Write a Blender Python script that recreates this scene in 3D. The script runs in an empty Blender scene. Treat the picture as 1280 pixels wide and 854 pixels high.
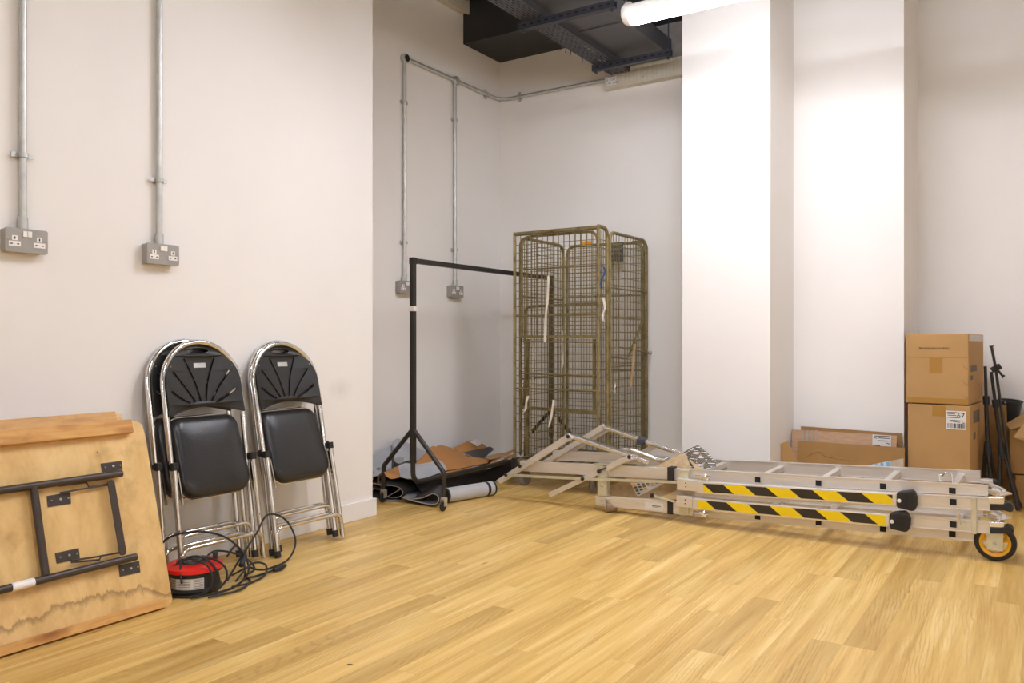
import bpy, bmesh, math, random
from mathutils import Vector, Matrix, Quaternion
random.seed(7)
PI = math.pi
scn = bpy.context.scene
COL = scn.collection

# ------------------------------------------------------------------ camera
FPX = 1020.0            # focal length in pixels of the 1280x854 frame
CAMH = 0.95
YAW = math.atan2(668.0, 1020.0)
cam_d = bpy.data.cameras.new('camera')
cam_d.sensor_width = 36.0
cam_d.lens = FPX / 1280.0 * 36.0
cam_d.clip_start = 0.05
cam = bpy.data.objects.new('camera', cam_d)
COL.objects.link(cam)
cam.location = (0, 0, CAMH)
cam.rotation_euler = (PI / 2, 0, YAW)
scn.camera = cam

# ------------------------------------------------------------------ world, exposure
w = bpy.data.worlds.new('world')
scn.world = w
w.use_nodes = True
w.node_tree.nodes['Background'].inputs[0].default_value = (0.9, 0.95, 1.0, 1)
w.node_tree.nodes['Background'].inputs[1].default_value = 0.02
scn.view_settings.view_transform = 'Standard'
scn.view_settings.look = 'None'
scn.view_settings.gamma = 1.0
scn.view_settings.use_curve_mapping = False
scn.view_settings.exposure = 0.0
LAMP = 50.0             # emission of the LED battens (the room's only light)
LAMP_COL = (0.98, 1.0, 1.11)
# first batten is visible, the rest unseen, added to balance the wall brightness: (v of the left end, u, z of the diffuser)
BATTENS = [(-1.85, 3.89, 2.655), (-2.05, 2.85, 2.735), (-1.55, 1.2, 2.735), (-1.2, -1.6, 2.735), (0.6, -2.6, 2.735),
           (5.0, 4.12, 2.735), (5.0, 2.3, 2.735), (5.0, 1.3, 2.735), (5.0, -0.6, 2.735)]

# ------------------------------------------------------------------ measuring: photo pixel -> point on a real plane of the room
CR = Vector((math.cos(YAW), math.sin(YAW), 0))
CF = Vector((-math.sin(YAW), math.cos(YAW), 0))
def _d(px, py):
    return CF + CR * ((px - 640) / FPX) + Vector((0, 0, (427 - py) / FPX))
C0 = Vector((0, 0, CAMH))
def PU(px, py, u):
    d = _d(px, py); return C0 + d * (u / d.y)
def PV(px, py, v):
    d = _d(px, py); return C0 + d * (v / d.x)
def PZ(px, py, z=0.0):
    d = _d(px, py); return C0 + d * ((z - CAMH) / d.z)
def PP(px, py, p0, n):
    d = _d(px, py); return C0 + d * ((p0 - C0).dot(n) / d.dot(n))

# ------------------------------------------------------------------ materials
def s2l(c):
    c = c / 255.0
    return c / 12.92 if c <= 0.04045 else ((c + 0.055) / 1.055) ** 2.4
def lin(rgb, k=1.0):
    return tuple(s2l(x) * k for x in rgb) + (1.0,)
class N:
    def __init__(s, name):
        s.m = bpy.data.materials.new(name); s.m.use_nodes = True
        s.t = s.m.node_tree; s.b = s.t.nodes['Principled BSDF']
    def n(s, typ, **kw):
        x = s.t.nodes.new(typ)
        for k, v in kw.items():
            if k[0] == 'i' and k[1:].isdigit(): x.inputs[int(k[1:])].default_value = v
            elif k in x.inputs.keys(): x.inputs[k].default_value = v
            else: setattr(x, k, v)
        return x
    def l(s, a, b): s.t.links.new(a, b)
    def ramp(s, stops, fac=None):
        r = s.n('ShaderNodeValToRGB'); e = r.color_ramp.elements
        while len(e) < len(stops): e.new(0.5)
        for x, (p, c) in zip(e, stops): x.position = p; x.color = c
        if fac is not None: s.l(fac, r.inputs[0])
        return r
    def mix(s, fac, a, b, mode='MIX'):
        x = s.n('ShaderNodeMix', data_type='RGBA', blend_type=mode)
        for i, v in ((0, fac), (6, a), (7, b)):
            if hasattr(v, 'is_linked') or isinstance(v, bpy.types.NodeSocket): s.l(v, x.inputs[i])
            else: x.inputs[i].default_value = v
        return x.outputs[2]
    def math(s, op, a, b=0.0, c=0.0):
        x = s.n('ShaderNodeMath', operation=op)
        for i, v in enumerate((a, b, c)):
            if isinstance(v, bpy.types.NodeSocket): s.l(v, x.inputs[i])
            else: x.inputs[i].default_value = v
        return x.outputs[0]
    def bump(s, h, strength=0.2, dist=0.002):
        x = s.n('ShaderNodeBump'); x.inputs['Strength'].default_value = strength
        x.inputs['Distance'].default_value = dist
        s.l(h, x.inputs['Height']); s.l(x.outputs[0], s.b.inputs['Normal'])
    def pos(s):
        return s.n('ShaderNodeNewGeometry').outputs['Position']
    def mapped(s, vec, scale=(1, 1, 1), rot=(0, 0, 0), loc=(0, 0, 0)):
        x = s.n('ShaderNodeMapping'); s.l(vec, x.inputs[0])
        x.inputs['Scale'].default_value = scale; x.inputs['Rotation'].default_value = rot; x.inputs['Location'].default_value = loc
        return x.outputs[0]
    def noise(s, vec, scale, detail=3.0, rough=0.55, dist=0.0):
        x = s.n('ShaderNodeTexNoise'); s.l(vec, x.inputs['Vector'])
        x.inputs['Scale'].default_value = scale; x.inputs['Detail'].default_value = detail
        x.inputs['Roughness'].default_value = rough; x.inputs['Distortion'].default_value = dist
        return x.outputs['Fac']

def simple(name, rgb, rough=0.5, metal=0.0, var=0.12, scale=14.0, bump=0.0, stretch=(1, 1, 1), spec=0.5, coords='Object'):
    M = N(name); c = lin(rgb)
    tc = M.n('ShaderNodeTexCoord').outputs[coords]
    f = M.noise(M.mapped(tc, stretch), scale)
    lo = tuple(x * (1 - var) for x in c[:3]) + (1,); hi = tuple(min(1, x * (1 + var)) for x in c[:3]) + (1,)
    r = M.ramp([(0.3, lo), (0.7, hi)], f)
    M.l(r.outputs[0], M.b.inputs['Base Color'])
    M.b.inputs['Roughness'].default_value = rough; M.b.inputs['Metallic'].default_value = metal
    M.b.inputs['Specular IOR Level'].default_value = spec
    if bump: M.bump(f, bump)
    return M.m

MAT = {}
def wall_mat():
    M = N('painted_plaster'); p = M.pos()
    f = M.noise(p, 1.3, 3); g = M.noise(p, 180, 2)
    base = M.ramp([(0.3, lin((236, 232, 227))), (0.75, lin((241, 238, 233)))], f).outputs[0]
    # grey scuff left on the wall beside the chairs
    sc = M.n('ShaderNodeVectorMath', operation='SUBTRACT'); M.l(p, sc.inputs[0]); sc.inputs[1].default_value = (-3.08, 3.07, 0.70)
    sc2 = M.n('ShaderNodeVectorMath', operation='MULTIPLY'); M.l(sc.outputs[0], sc2.inputs[0]); sc2.inputs[1].default_value = (20, 9, 14)
    ln = M.n('ShaderNodeVectorMath', operation='LENGTH'); M.l(sc2.outputs[0], ln.inputs[0])
    fall = M.math('SUBTRACT', 1.0, ln.outputs['Value']); fall = M.math('MAXIMUM', fall, 0.0)
    st = M.noise(M.mapped(p, (1, 60, 8)), 1.0, 4)
    fac = M.math('MULTIPLY', M.math('MULTIPLY', fall, st), 0.34)
    M.l(M.mix(fac, base, lin((120, 116, 110))), M.b.inputs['Base Color'])
    M.b.inputs['Roughness'].default_value = 0.6
    M.bump(g, 0.06, 0.0006)
    return M.m
MAT['wall'] = wall_mat()

def floor_mat():
    M = N('oak_effect_plank'); p = M.pos()
    oi = M.n('ShaderNodeObjectInfo').outputs['Random']; ri = M.n('ShaderNodeNewGeometry').outputs['Random Per Island']
    rnd = M.math('FRACT', M.math('ADD', M.math('MULTIPLY', oi, 7.13), M.math('MULTIPLY', ri, 3.71)))
    off = M.n('ShaderNodeCombineXYZ'); M.l(M.math('MULTIPLY', rnd, 37.0), off.inputs[0]); M.l(M.math('MULTIPLY', rnd, 91.0), off.inputs[1]); M.l(rnd, off.inputs[2])
    ad = M.n('ShaderNodeVectorMath', operation='ADD'); M.l(p, ad.inputs[0]); M.l(off.outputs[0], ad.inputs[1]); v = ad.outputs[0]
    broad = M.noise(M.mapped(v, (19, 0.9, 1)), 1.5, 4, 0.55, 0.35)
    grain = M.noise(M.mapped(v, (95, 3.0, 1)), 1.5, 5, 0.7, 0.3)
    wv = M.n('ShaderNodeTexWave', wave_type='RINGS', rings_direction='Z'); M.l(M.mapped(v, (11, 1.7, 1)), wv.inputs['Vector'])
    wv.inputs['Scale'].default_value = 2.6; wv.inputs['Distortion'].default_value = 7.0; wv.inputs['Detail'].default_value = 3; wv.inputs['Detail Scale'].default_value = 0.9
    patch = M.noise(M.mapped(v, (7, 1.3, 1)), 1.3, 2)
    base = M.ramp([(0.26, lin((202, 156, 80))), (0.44, lin((219, 178, 100))), (0.56, lin((228, 190, 114))), (0.74, lin((240, 208, 140)))], broad).outputs[0]
    tone = M.ramp([(0.0, (0.78, 0.75, 0.69, 1)), (0.25, (0.90, 0.88, 0.84, 1)), (0.55, (1, 1, 1, 1)), (1.0, (1.06, 1.06, 1.05, 1))], rnd).outputs[0]
    a = M.mix(1.0, base, tone, 'MULTIPLY')
    gr = M.ramp([(0.28, (0.78, 0.72, 0.64, 1)), (0.5, (1, 1, 1, 1))], grain).outputs[0]
    a = M.mix(0.6, a, gr, 'MULTIPLY')
    rg = M.ramp([(0.0, (0.78, 0.72, 0.64, 1)), (0.3, (1, 1, 1, 1))], wv.outputs['Fac']).outputs[0]
    a = M.mix(M.ramp([(0.45, (0, 0, 0, 1)), (0.62, (0.85, 0.85, 0.85, 1))], patch).outputs[0], a, M.mix(1.0, a, rg, 'MULTIPLY'))
    kn = M.n('ShaderNodeTexVoronoi'); M.l(M.mapped(v, (5.5, 1.6, 1)), kn.inputs['Vector']); kn.inputs['Scale'].default_value = 1.0
    a = M.mix(1.0, a, M.ramp([(0.0, (0.5, 0.38, 0.26, 1)), (0.025, (0.72, 0.6, 0.48, 1)), (0.05, (1, 1, 1, 1))], kn.outputs['Distance']).outputs[0], 'MULTIPLY')
    M.l(a, M.b.inputs['Base Color'])
    M.b.inputs['Roughness'].default_value = 0.38
    M.b.inputs['Specular IOR Level'].default_value = 0.35
    M.bump(grain, 0.04, 0.0008)
    return M.m
MAT['plank'] = floor_mat()

def wood(name, lo, mid, hi, axis='u', stain=None, knots=False, rough=0.5):
    M = N(name); p = M.pos()
    sc = {'u': (16, 1.4, 16), 'z': (10, 10, 1.4), 'ply': (3.2, 4.5, 2.2)}[axis]
    b = M.noise(M.mapped(p, sc), 1.6, 4, 0.6, 0.9)
    g = M.noise(M.mapped(p, tuple(x * 5 for x in sc)), 1.4, 3, 0.7)
    blot = M.noise(p, 9.0, 4, 0.6)
    a = M.ramp([(0.25, lin(lo)), (0.5, lin(mid)), (0.78, lin(hi))], b).outputs[0]
    a = M.mix(0.5, a, M.ramp([(0.3, (0.82, 0.78, 0.72, 1)), (0.6, (1, 1, 1, 1))], g).outputs[0], 'MULTIPLY')
    a = M.mix(0.8, a, M.ramp([(0.28, (0.74, 0.70, 0.64, 1)), (0.45, (1, 1, 1, 1))], blot).outputs[0], 'MULTIPLY')
    if knots:
        k = M.n('ShaderNodeTexVoronoi'); M.l(M.mapped(p, (9, 2.6, 9)), k.inputs['Vector']); k.inputs['Scale'].default_value = 1.0
        a = M.mix(1.0, a, M.ramp([(0.0, (0.42, 0.28, 0.18, 1)), (0.13, (0.75, 0.62, 0.5, 1)), (0.2, (1, 1, 1, 1))], k.outputs['Distance']).outputs[0], 'MULTIPLY')
    if stain:
        u0, u1, vals = stain                       # tide mark of an old water stain, height as a function of u
        sx = M.n('ShaderNodeSeparateXYZ'); M.l(p, sx.inputs[0])
        f = M.math('DIVIDE', M.math('SUBTRACT', sx.outputs['Y'], u0), u1 - u0)
        r = M.ramp([(q, (h * 2, h * 2, h * 2, 1)) for q, h in vals], f)
        hh = M.math('MULTIPLY', M.n('ShaderNodeRGBToBW').outputs[0], 1.0)
        bw = [x for x in M.t.nodes if x.bl_idname == 'ShaderNodeRGBToBW'][0]; M.l(r.outputs[0], bw.inputs[0])
        h = M.math('MULTIPLY', bw.outputs[0], 0.5)
        nz = M.math('MULTIPLY', M.math('SUBTRACT', M.noise(M.mapped(p, (1, 1, 0.2)), 26, 4, 0.6), 0.5), 0.075)
        dz = M.math('SUBTRACT', M.math('SUBTRACT', sx.outputs['Z'], h), nz)
        below = M.math('SMOOTHSTEP', 0.008, -0.03, dz) if False else M.ramp([(0.44, (1, 1, 1, 1)), (0.50, (0.45, 0.45, 0.45, 1)), (0.505, (0, 0, 0, 1))], M.math('ADD', M.math('MULTIPLY', dz, 2.0), 0.5)).outputs[0]
        ln = M.ramp([(0.455, (0, 0, 0, 1)), (0.495, (1, 1, 1, 1)), (0.503, (0.15, 0.15, 0.15, 1)), (0.51, (0, 0, 0, 1))], M.math('ADD', M.math('MULTIPLY', dz, 2.0), 0.5)).outputs[0]
        a = M.mix(M.math('MULTIPLY', ln, 0.62), a, lin((112, 74, 36)))
    M.l(a, M.b.inputs['Base Color']); M.b.inputs['Roughness'].default_value = rough
    M.bump(g, 0.12, 0.001)
    return M.m

def metal_mat(name, rgb, rough, var=0.08, scale=8, brushed=None, metal=1.0):
    M = N(name); tc = M.n('ShaderNodeTexCoord').outputs['Object']; c = lin(rgb)
    f = M.noise(M.mapped(tc, brushed or (1, 1, 1)), scale, 4)
    lo = tuple(x * (1 - var) for x in c[:3]) + (1,); hi = tuple(min(1, x * (1 + var)) for x in c[:3]) + (1,)
    M.l(M.ramp([(0.3, lo), (0.7, hi)], f).outputs[0], M.b.inputs['Base Color'])
    M.b.inputs['Metallic'].default_value = metal
    rr = M.n('ShaderNodeMapRange'); M.l(f, rr.inputs[0]); rr.inputs[3].default_value = rough * 0.8; rr.inputs[4].default_value = rough * 1.25
    M.l(rr.outputs[0], M.b.inputs['Roughness'])
    return M.m
MAT['chrome'] = metal_mat('chrome', (222, 219, 214), 0.14, 0.06, 30)
MAT['aluminium'] = metal_mat('aluminium', (226, 220, 212), 0.42, 0.06, 6, (1, 30, 30), 0.62)
MAT['alu_tube'] = metal_mat('aluminium_tube', (232, 229, 224), 0.2, 0.05, 6, None, 0.9)
MAT['galv'] = metal_mat('galvanised_steel', (196, 197, 192), 0.42, 0.12, 25, None, 0.7)
MAT['zinc'] = metal_mat('zinc_passivated', (214, 212, 190), 0.38, 0.1, 20, None, 0.6)
def olive_mat():
    M = N('olive_zinc_plated_steel'); p = M.n('ShaderNodeTexCoord').outputs['Object']
    f = M.noise(p, 16, 4, 0.65); g = M.noise(p, 60, 2)
    M.l(M.ramp([(0.28, lin((88, 73, 42))), (0.45, lin((130, 114, 72))), (0.6, lin((142, 130, 90))), (0.75, lin((160, 124, 74)))], f).outputs[0], M.b.inputs['Base Color'])
    M.b.inputs['Metallic'].default_value = 0.45; M.b.inputs['Roughness'].default_value = 0.45
    M.bump(g, 0.1, 0.0005)
    return M.m
MAT['olive'] = olive_mat()
MAT['black_plastic'] = simple('black_plastic', (41, 40, 39), 0.42, 0, 0.15, 30, 0.03)
MAT['black_vinyl'] = simple('black_vinyl', (40, 38, 37), 0.3, 0, 0.15, 90, 0.25)
MAT['rubber'] = simple('black_rubber', (36, 34, 32), 0.6, 0, 0.15, 30)
MAT['black_paint'] = simple('black_painted_steel', (44, 41, 37), 0.42, 0.1, 0.15, 12)
MAT['brown_paint'] = simple('dark_brown_painted_steel', (68, 58, 50), 0.38, 0.15, 0.12, 16)
MAT['duct'] = metal_mat('dark_galvanised_duct', (92, 92, 96), 0.5, 0.15, 3, None, 0.35)
MAT['dark_duct'] = simple('black_insulated_duct', (40, 39, 40), 0.6, 0, 0.15, 6)
MAT['tray'] = simple('dark_grey_steel_tray', (78, 78, 84), 0.5, 0.3, 0.12, 10)
MAT['channel'] = simple('dark_blue_grey_channel', (58, 60, 70), 0.5, 0.3, 0.12, 10)
MAT['concrete'] = simple('grey_concrete', (150, 146, 140), 0.8, 0, 0.15, 9, 0.25, coords='Generated')
MAT['beam'] = simple('off_white_fire_board', (205, 198, 180), 0.75, 0, 0.10, 5, 0.3, (30, 1, 1))
MAT['ceiling'] = simple('grey_concrete_soffit', (150, 150, 152), 0.9, 0, 0.12, 3, coords='Generated')
MAT['socket_grey'] = simple('grey_metal_clad', (160, 156, 150), 0.45, 0.1, 0.05, 12)
MAT['white_plastic'] = simple('white_plastic', (240, 236, 230), 0.35, 0, 0.03, 12)
MAT['white_paper'] = simple('white_paper', (226, 222, 216), 0.7, 0, 0.05, 20)
MAT['ink'] = simple('black_ink', (32, 30, 30), 0.7, 0, 0.1, 20)
MAT['grey_ink'] = simple('grey_print', (112, 100, 84), 0.7, 0, 0.1, 20)
MAT['blue_ink'] = simple('blue_print', (70, 80, 150), 0.7, 0, 0.1, 20)
MAT['lightblue'] = simple('light_blue_print', (116, 180, 236), 0.6, 0, 0.06, 20)
MAT['card'] = simple('brown_cardboard', (182, 142, 88), 0.75, 0, 0.06, 5, 0.05)
MAT['card_dark'] = simple('dark_brown_cardboard', (160, 120, 66), 0.75, 0, 0.08, 5, 0.05)
MAT['card_orange'] = simple('orange_brown_card', (176, 122, 66), 0.65, 0, 0.1, 4, 0.03)
MAT['card_pink'] = simple('pinkish_taped_cardboard', (196, 158, 124), 0.5, 0, 0.14, 14, 0.15, (1, 1, 5))
MAT['packing_tape'] = simple('brown_packing_tape', (172, 128, 62), 0.22, 0, 0.05, 14)
MAT['silver_tape'] = simple('translucent_beige_tape', (186, 168, 150), 0.25, 0, 0.05, 14)
MAT['grey_vinyl'] = simple('light_grey_vinyl', (186, 186, 186), 0.42, 0, 0.04, 6)
MAT['mid_vinyl'] = simple('mid_grey_vinyl', (168, 169, 172), 0.42, 0, 0.05, 6)
MAT['dark_vinyl'] = simple('dark_grey_vinyl_backing', (62, 60, 60), 0.5, 0, 0.1, 6)
MAT['vinyl_edge'] = simple('pale_cut_edge', (196, 192, 186), 0.6, 0, 0.06, 20)
MAT['black_film'] = simple('black_plastic_film', (34, 31, 29), 0.32, 0, 0.2, 8, 0.3)
MAT['red'] = simple('glossy_red_plastic', (226, 34, 22), 0.22, 0, 0.05, 12)
MAT['yellow'] = simple('yellow_plastic', (240, 176, 20), 0.35, 0, 0.06, 12)
MAT['webbing'] = simple('cream_webbing', (222, 212, 196), 0.8, 0, 0.08, 60, 0.3)
MAT['tan_webbing'] = simple('tan_webbing', (198, 164, 118), 0.8, 0, 0.1, 60, 0.3)
MAT['orange_tape'] = simple('orange_tape', (244, 150, 28), 0.5, 0, 0.05, 20)
MAT['blue_cord'] = simple('blue_cord', (50, 84, 140), 0.7, 0, 0.1, 40)
MAT['hole'] = simple('dark_hole', (26, 24, 23), 0.8, 0, 0.1, 20)
MAT['brass'] = metal_mat('brass_screw', (206, 184, 130), 0.3)
MAT['skirting'] = simple('white_gloss_skirting', (238, 235, 230), 0.38, 0, 0.02, 4)
MAT['subfloor'] = simple('dark_plank_joint', (120, 88, 46), 0.8, 0, 0.1, 20)
MAT['ply'] = None
MAT['pine'] = wood('pine_batten', (186, 132, 66), (214, 160, 88), (226, 178, 108), 'u', None, True, 0.5)
MAT['hardboard'] = simple('brown_hardboard', (186, 158, 118), 0.7, 0, 0.14, 45, 0.1)

def hazard_mat(name, x0, ztop, x0r, ztopr):
    M = N(name); p = M.pos()
    sl = (ztopr - ztop) / (x0r - x0)
    q = M.n('ShaderNodeSeparateXYZ'); M.l(p, q.inputs[0])
    zt_ = M.math('ADD', M.math('MULTIPLY', M.math('SUBTRACT', q.outputs['X'], x0), sl), ztop)
    d = M.math('ADD', M.math('SUBTRACT', q.outputs['X'], x0), M.math('MULTIPLY', M.math('SUBTRACT', q.outputs['Z'], zt_), 1.3))
    f = M.math('GREATER_THAN', M.math('FRACT', M.math('ADD', M.math('DIVIDE', d, 0.2165), 10.0)), 0.5)
    M.l(M.mix(f, lin((240, 208, 4)), lin((46, 40, 32))), M.b.inputs['Base Color'])
    M.b.inputs['Roughness'].default_value = 0.45
    return M.m
def tread_mat():
    M = N('black_tread_with_white_dashes'); t = M.n('ShaderNodeTexCoord').outputs['Object']
    ch = M.n('ShaderNodeTexChecker'); M.l(M.mapped(t, (28, 28, 28), (0.5, 0.3, 0.6)), ch.inputs[0]); ch.inputs['Scale'].default_value = 1.0
    wv = M.n('ShaderNodeTexWave', wave_type='BANDS', bands_direction='DIAGONAL'); M.l(t, wv.inputs['Vector']); wv.inputs['Scale'].default_value = 42
    wv2 = M.n('ShaderNodeTexWave', wave_type='BANDS', bands_direction='Z'); M.l(t, wv2.inputs['Vector']); wv2.inputs['Scale'].default_value = 42
    a = M.math('GREATER_THAN', wv.outputs['Fac'], 0.55); b = M.math('GREATER_THAN', wv2.outputs['Fac'], 0.6)
    ca = M.mix(a, lin((70, 62, 50)), lin((128, 112, 90))); cb = M.mix(b, lin((52, 46, 40)), lin((226, 220, 212)))
    M.l(M.mix(ch.outputs['Fac'], ca, cb), M.b.inputs['Base Color']); M.b.inputs['Roughness'].default_value = 0.5
    return M.m
MAT['tread'] = tread_mat()
def emis(name, col, strength):
    M = N(name); M.b.inputs['Base Color'].default_value = (0.9, 0.9, 0.9, 1)
    M.b.inputs['Emission Color'].default_value = tuple(col) + (1,); M.b.inputs['Emission Strength'].default_value = strength
    return M.m
MAT['lamp'] = emis('lit_diffuser', LAMP_COL, LAMP)

# ------------------------------------------------------------------ mesh building
ORG = {}
class MB:
    def __init__(s): s.v = []; s.f = []; s.mi = []
    def add(s, vs, fs, mi=0):
        o = len(s.v); s.v += [Vector(x) for x in vs]
        for f in fs: s.f.append([o + i for i in f]); s.mi.append(mi)
        return s
    def box(s, a, b, mi=0):
        x0, y0, z0 = (min(a[i], b[i]) for i in range(3)); x1, y1, z1 = (max(a[i], b[i]) for i in range(3))
        return s.add([(x0, y0, z0), (x1, y0, z0), (x1, y1, z0), (x0, y1, z0), (x0, y0, z1), (x1, y0, z1), (x1, y1, z1), (x0, y1, z1)],
              [(0, 3, 2, 1), (4, 5, 6, 7), (0, 1, 5, 4), (1, 2, 6, 5), (2, 3, 7, 6), (3, 0, 4, 7)], mi)
    def obox(s, c, ax, ay, az, mi=0):     # centre and three half vectors
        c = Vector(c); ax, ay, az = Vector(ax), Vector(ay), Vector(az)
        vs = [c - ax - ay - az, c + ax - ay - az, c + ax + ay - az, c - ax + ay - az, c - ax - ay + az, c + ax - ay + az, c + ax + ay + az, c - ax + ay + az]
        return s.add(vs, [(0, 3, 2, 1), (4, 5, 6, 7), (0, 1, 5, 4), (1, 2, 6, 5), (2, 3, 7, 6), (3, 0, 4, 7)], mi)
    def beam(s, p0, p1, wd, ht, up=(0, 0, 1), mi=0):
        p0, p1 = Vector(p0), Vector(p1); d = (p1 - p0); L = d.length; d.normalize()
        side = d.cross(Vector(up)).normalized(); upv = side.cross(d)
        return s.obox((p0 + p1) / 2, d * L / 2, side * wd / 2, upv * ht / 2, mi)
    def prism(s, pts, ext, mi=0):
        pts = [Vector(p) for p in pts]; e = Vector(ext); n = len(pts)
        fs = [tuple(range(n)), tuple(reversed(range(n, 2 * n)))] + [(i, n + i, n + (i + 1) % n, (i + 1) % n) for i in range(n)]
        return s.add(pts + [p + e for p in pts], fs, mi)
    def tube(s, pts, r, seg=10, closed=False, cap=True, mi=0):
        pts = [Vector(p) for p in pts]; n = len(pts); rs = r if isinstance(r, (list, tuple)) else [r] * n
        tan = []
        for i in range(n):
            a = pts[(i - 1) % n] if (closed or i > 0) else pts[i]; b = pts[(i + 1) % n] if (closed or i < n - 1) else pts[i]
            tan.append((b - a).normalized())
        t0 = tan[0]; nrm = t0.orthogonal().normalized(); vs = []; fs = []
        for i in range(n):
            if i > 0:
                q = tan[i - 1].rotation_difference(tan[i]); nrm = (q @ nrm); nrm = (nrm - tan[i] * nrm.dot(tan[i])).normalized()
            bi = tan[i].cross(nrm)
            for k in range(seg):
                a = 2 * PI * k / seg; vs.append(pts[i] + (nrm * math.cos(a) + bi * math.sin(a)) * rs[i])
        m = n if closed else n - 1
        for i in range(m):
            j = (i + 1) % n
            for k in range(seg):
                k2 = (k + 1) % seg; fs.append((i * seg + k, i * seg + k2, j * seg + k2, j * seg + k))
        if cap and not closed: fs.append(tuple(reversed(range(seg)))); fs.append(tuple((n - 1) * seg + k for k in range(seg)))
        return s.add(vs, fs, mi)
    def lathe(s, prof, c, axis=(0, 0, 1), seg=24, mi=0):
        ax = Vector(axis).normalized(); n1 = ax.orthogonal().normalized(); n2 = ax.cross(n1); c = Vector(c); vs = []; fs = []
        m = len(prof)
        for r, h in prof:
            for k in range(seg):
                a = 2 * PI * k / seg; vs.append(c + ax * h + (n1 * math.cos(a) + n2 * math.sin(a)) * r)
        for i in range(m - 1):
            for k in range(seg):
                k2 = (k + 1) % seg; fs.append((i * seg + k, i * seg + k2, (i + 1) * seg + k2, (i + 1) * seg + k))
        same = (prof[0] == prof[-1])
        if prof[0][0] > 1e-6 and not same: fs.append(tuple(reversed(range(seg))))
        if prof[-1][0] > 1e-6 and not same: fs.append(tuple((m - 1) * seg + k for k in range(seg)))
        return s.add(vs, fs, mi)
    def build(s, name, mat, parent=None, smooth=False, bevel=0.0, sharp=40):
        o0 = ORG.get(parent.name, Vector((0, 0, 0))) if parent else None
        me = bpy.data.meshes.new(name)
        if parent is None:
            lo = Vector((min(v.x for v in s.v), min(v.y for v in s.v), min(v.z for v in s.v))); hi = Vector((max(v.x for v in s.v), max(v.y for v in s.v), max(v.z for v in s.v)))
            o0 = Vector(((lo.x + hi.x) / 2, (lo.y + hi.y) / 2, lo.z))
        me.from_pydata([tuple(v - o0) for v in s.v], [], s.f)
        mats = mat if isinstance(mat, (list, tuple)) else [mat]
        for m in mats: me.materials.append(MAT[m] if isinstance(m, str) else m)
        if len(mats) > 1: me.polygons.foreach_set('material_index', s.mi)
        bm = bmesh.new(); bm.from_mesh(me); bmesh.ops.recalc_face_normals(bm, faces=bm.faces); bm.to_mesh(me); bm.free()
        if smooth:
            me.polygons.foreach_set('use_smooth', [True] * len(me.polygons)); me.set_sharp_from_angle(angle=math.radians(sharp))
        o = bpy.data.objects.new(name, me); COL.objects.link(o)
        if parent: o.parent = parent; ORG[o.name] = o0
        else: o.location = o0; ORG[o.name] = o0
        if bevel:
            b = o.modifiers.new('bevel', 'BEVEL'); b.width = bevel; b.segments = 2; b.limit_method = 'ANGLE'; b.angle_limit = math.radians(35)
        return o

def tag(o, label, cat, group=None, kind=None):
    o['label'] = label; o['category'] = cat
    if group: o['group'] = group
    if kind: o['kind'] = kind
    return o
def thing(name, label, cat, base=(0, 0, 0), group=None):
    o = bpy.data.objects.new(name, None); COL.objects.link(o); o.empty_display_size = 0.1
    o.location = base; ORG[o.name] = Vector(base)
    return tag(o, label, cat, group)
def struct(o): o['kind'] = 'structure'; return o
def fillet(pts, r, n=6):
    pts = [Vector(p) for p in pts]; out = [pts[0]]
    for i in range(1, len(pts) - 1):
        a, b, c = pts[i - 1], pts[i], pts[i + 1]; d1 = (a - b); d2 = (c - b)
        ang = d1.angle(d2); t = min(r / math.tan(ang / 2), d1.length * 0.49, d2.length * 0.49)
        p1 = b + d1.normalized() * t; p2 = b + d2.normalized() * t
        for k in range(n + 1):
            q = k / n; out.append(p1 * (1 - q) ** 2 + b * 2 * q * (1 - q) + p2 * q * q)
    out.append(pts[-1]); return out
def smoothline(pts, n=6):
    pts = [Vector(p) for p in pts]; out = []
    for i in range(len(pts) - 1):
        p0 = pts[max(i - 1, 0)]; p1 = pts[i]; p2 = pts[i + 1]; p3 = pts[min(i + 2, len(pts) - 1)]
        for k in range(n):
            t = k / n
            out.append(0.5 * (2 * p1 + (p2 - p0) * t + (2 * p0 - 5 * p1 + 4 * p2 - p3) * t * t + (3 * p1 - p0 - 3 * p2 + p3) * t ** 3))
    out.append(pts[-1]); return out
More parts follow.
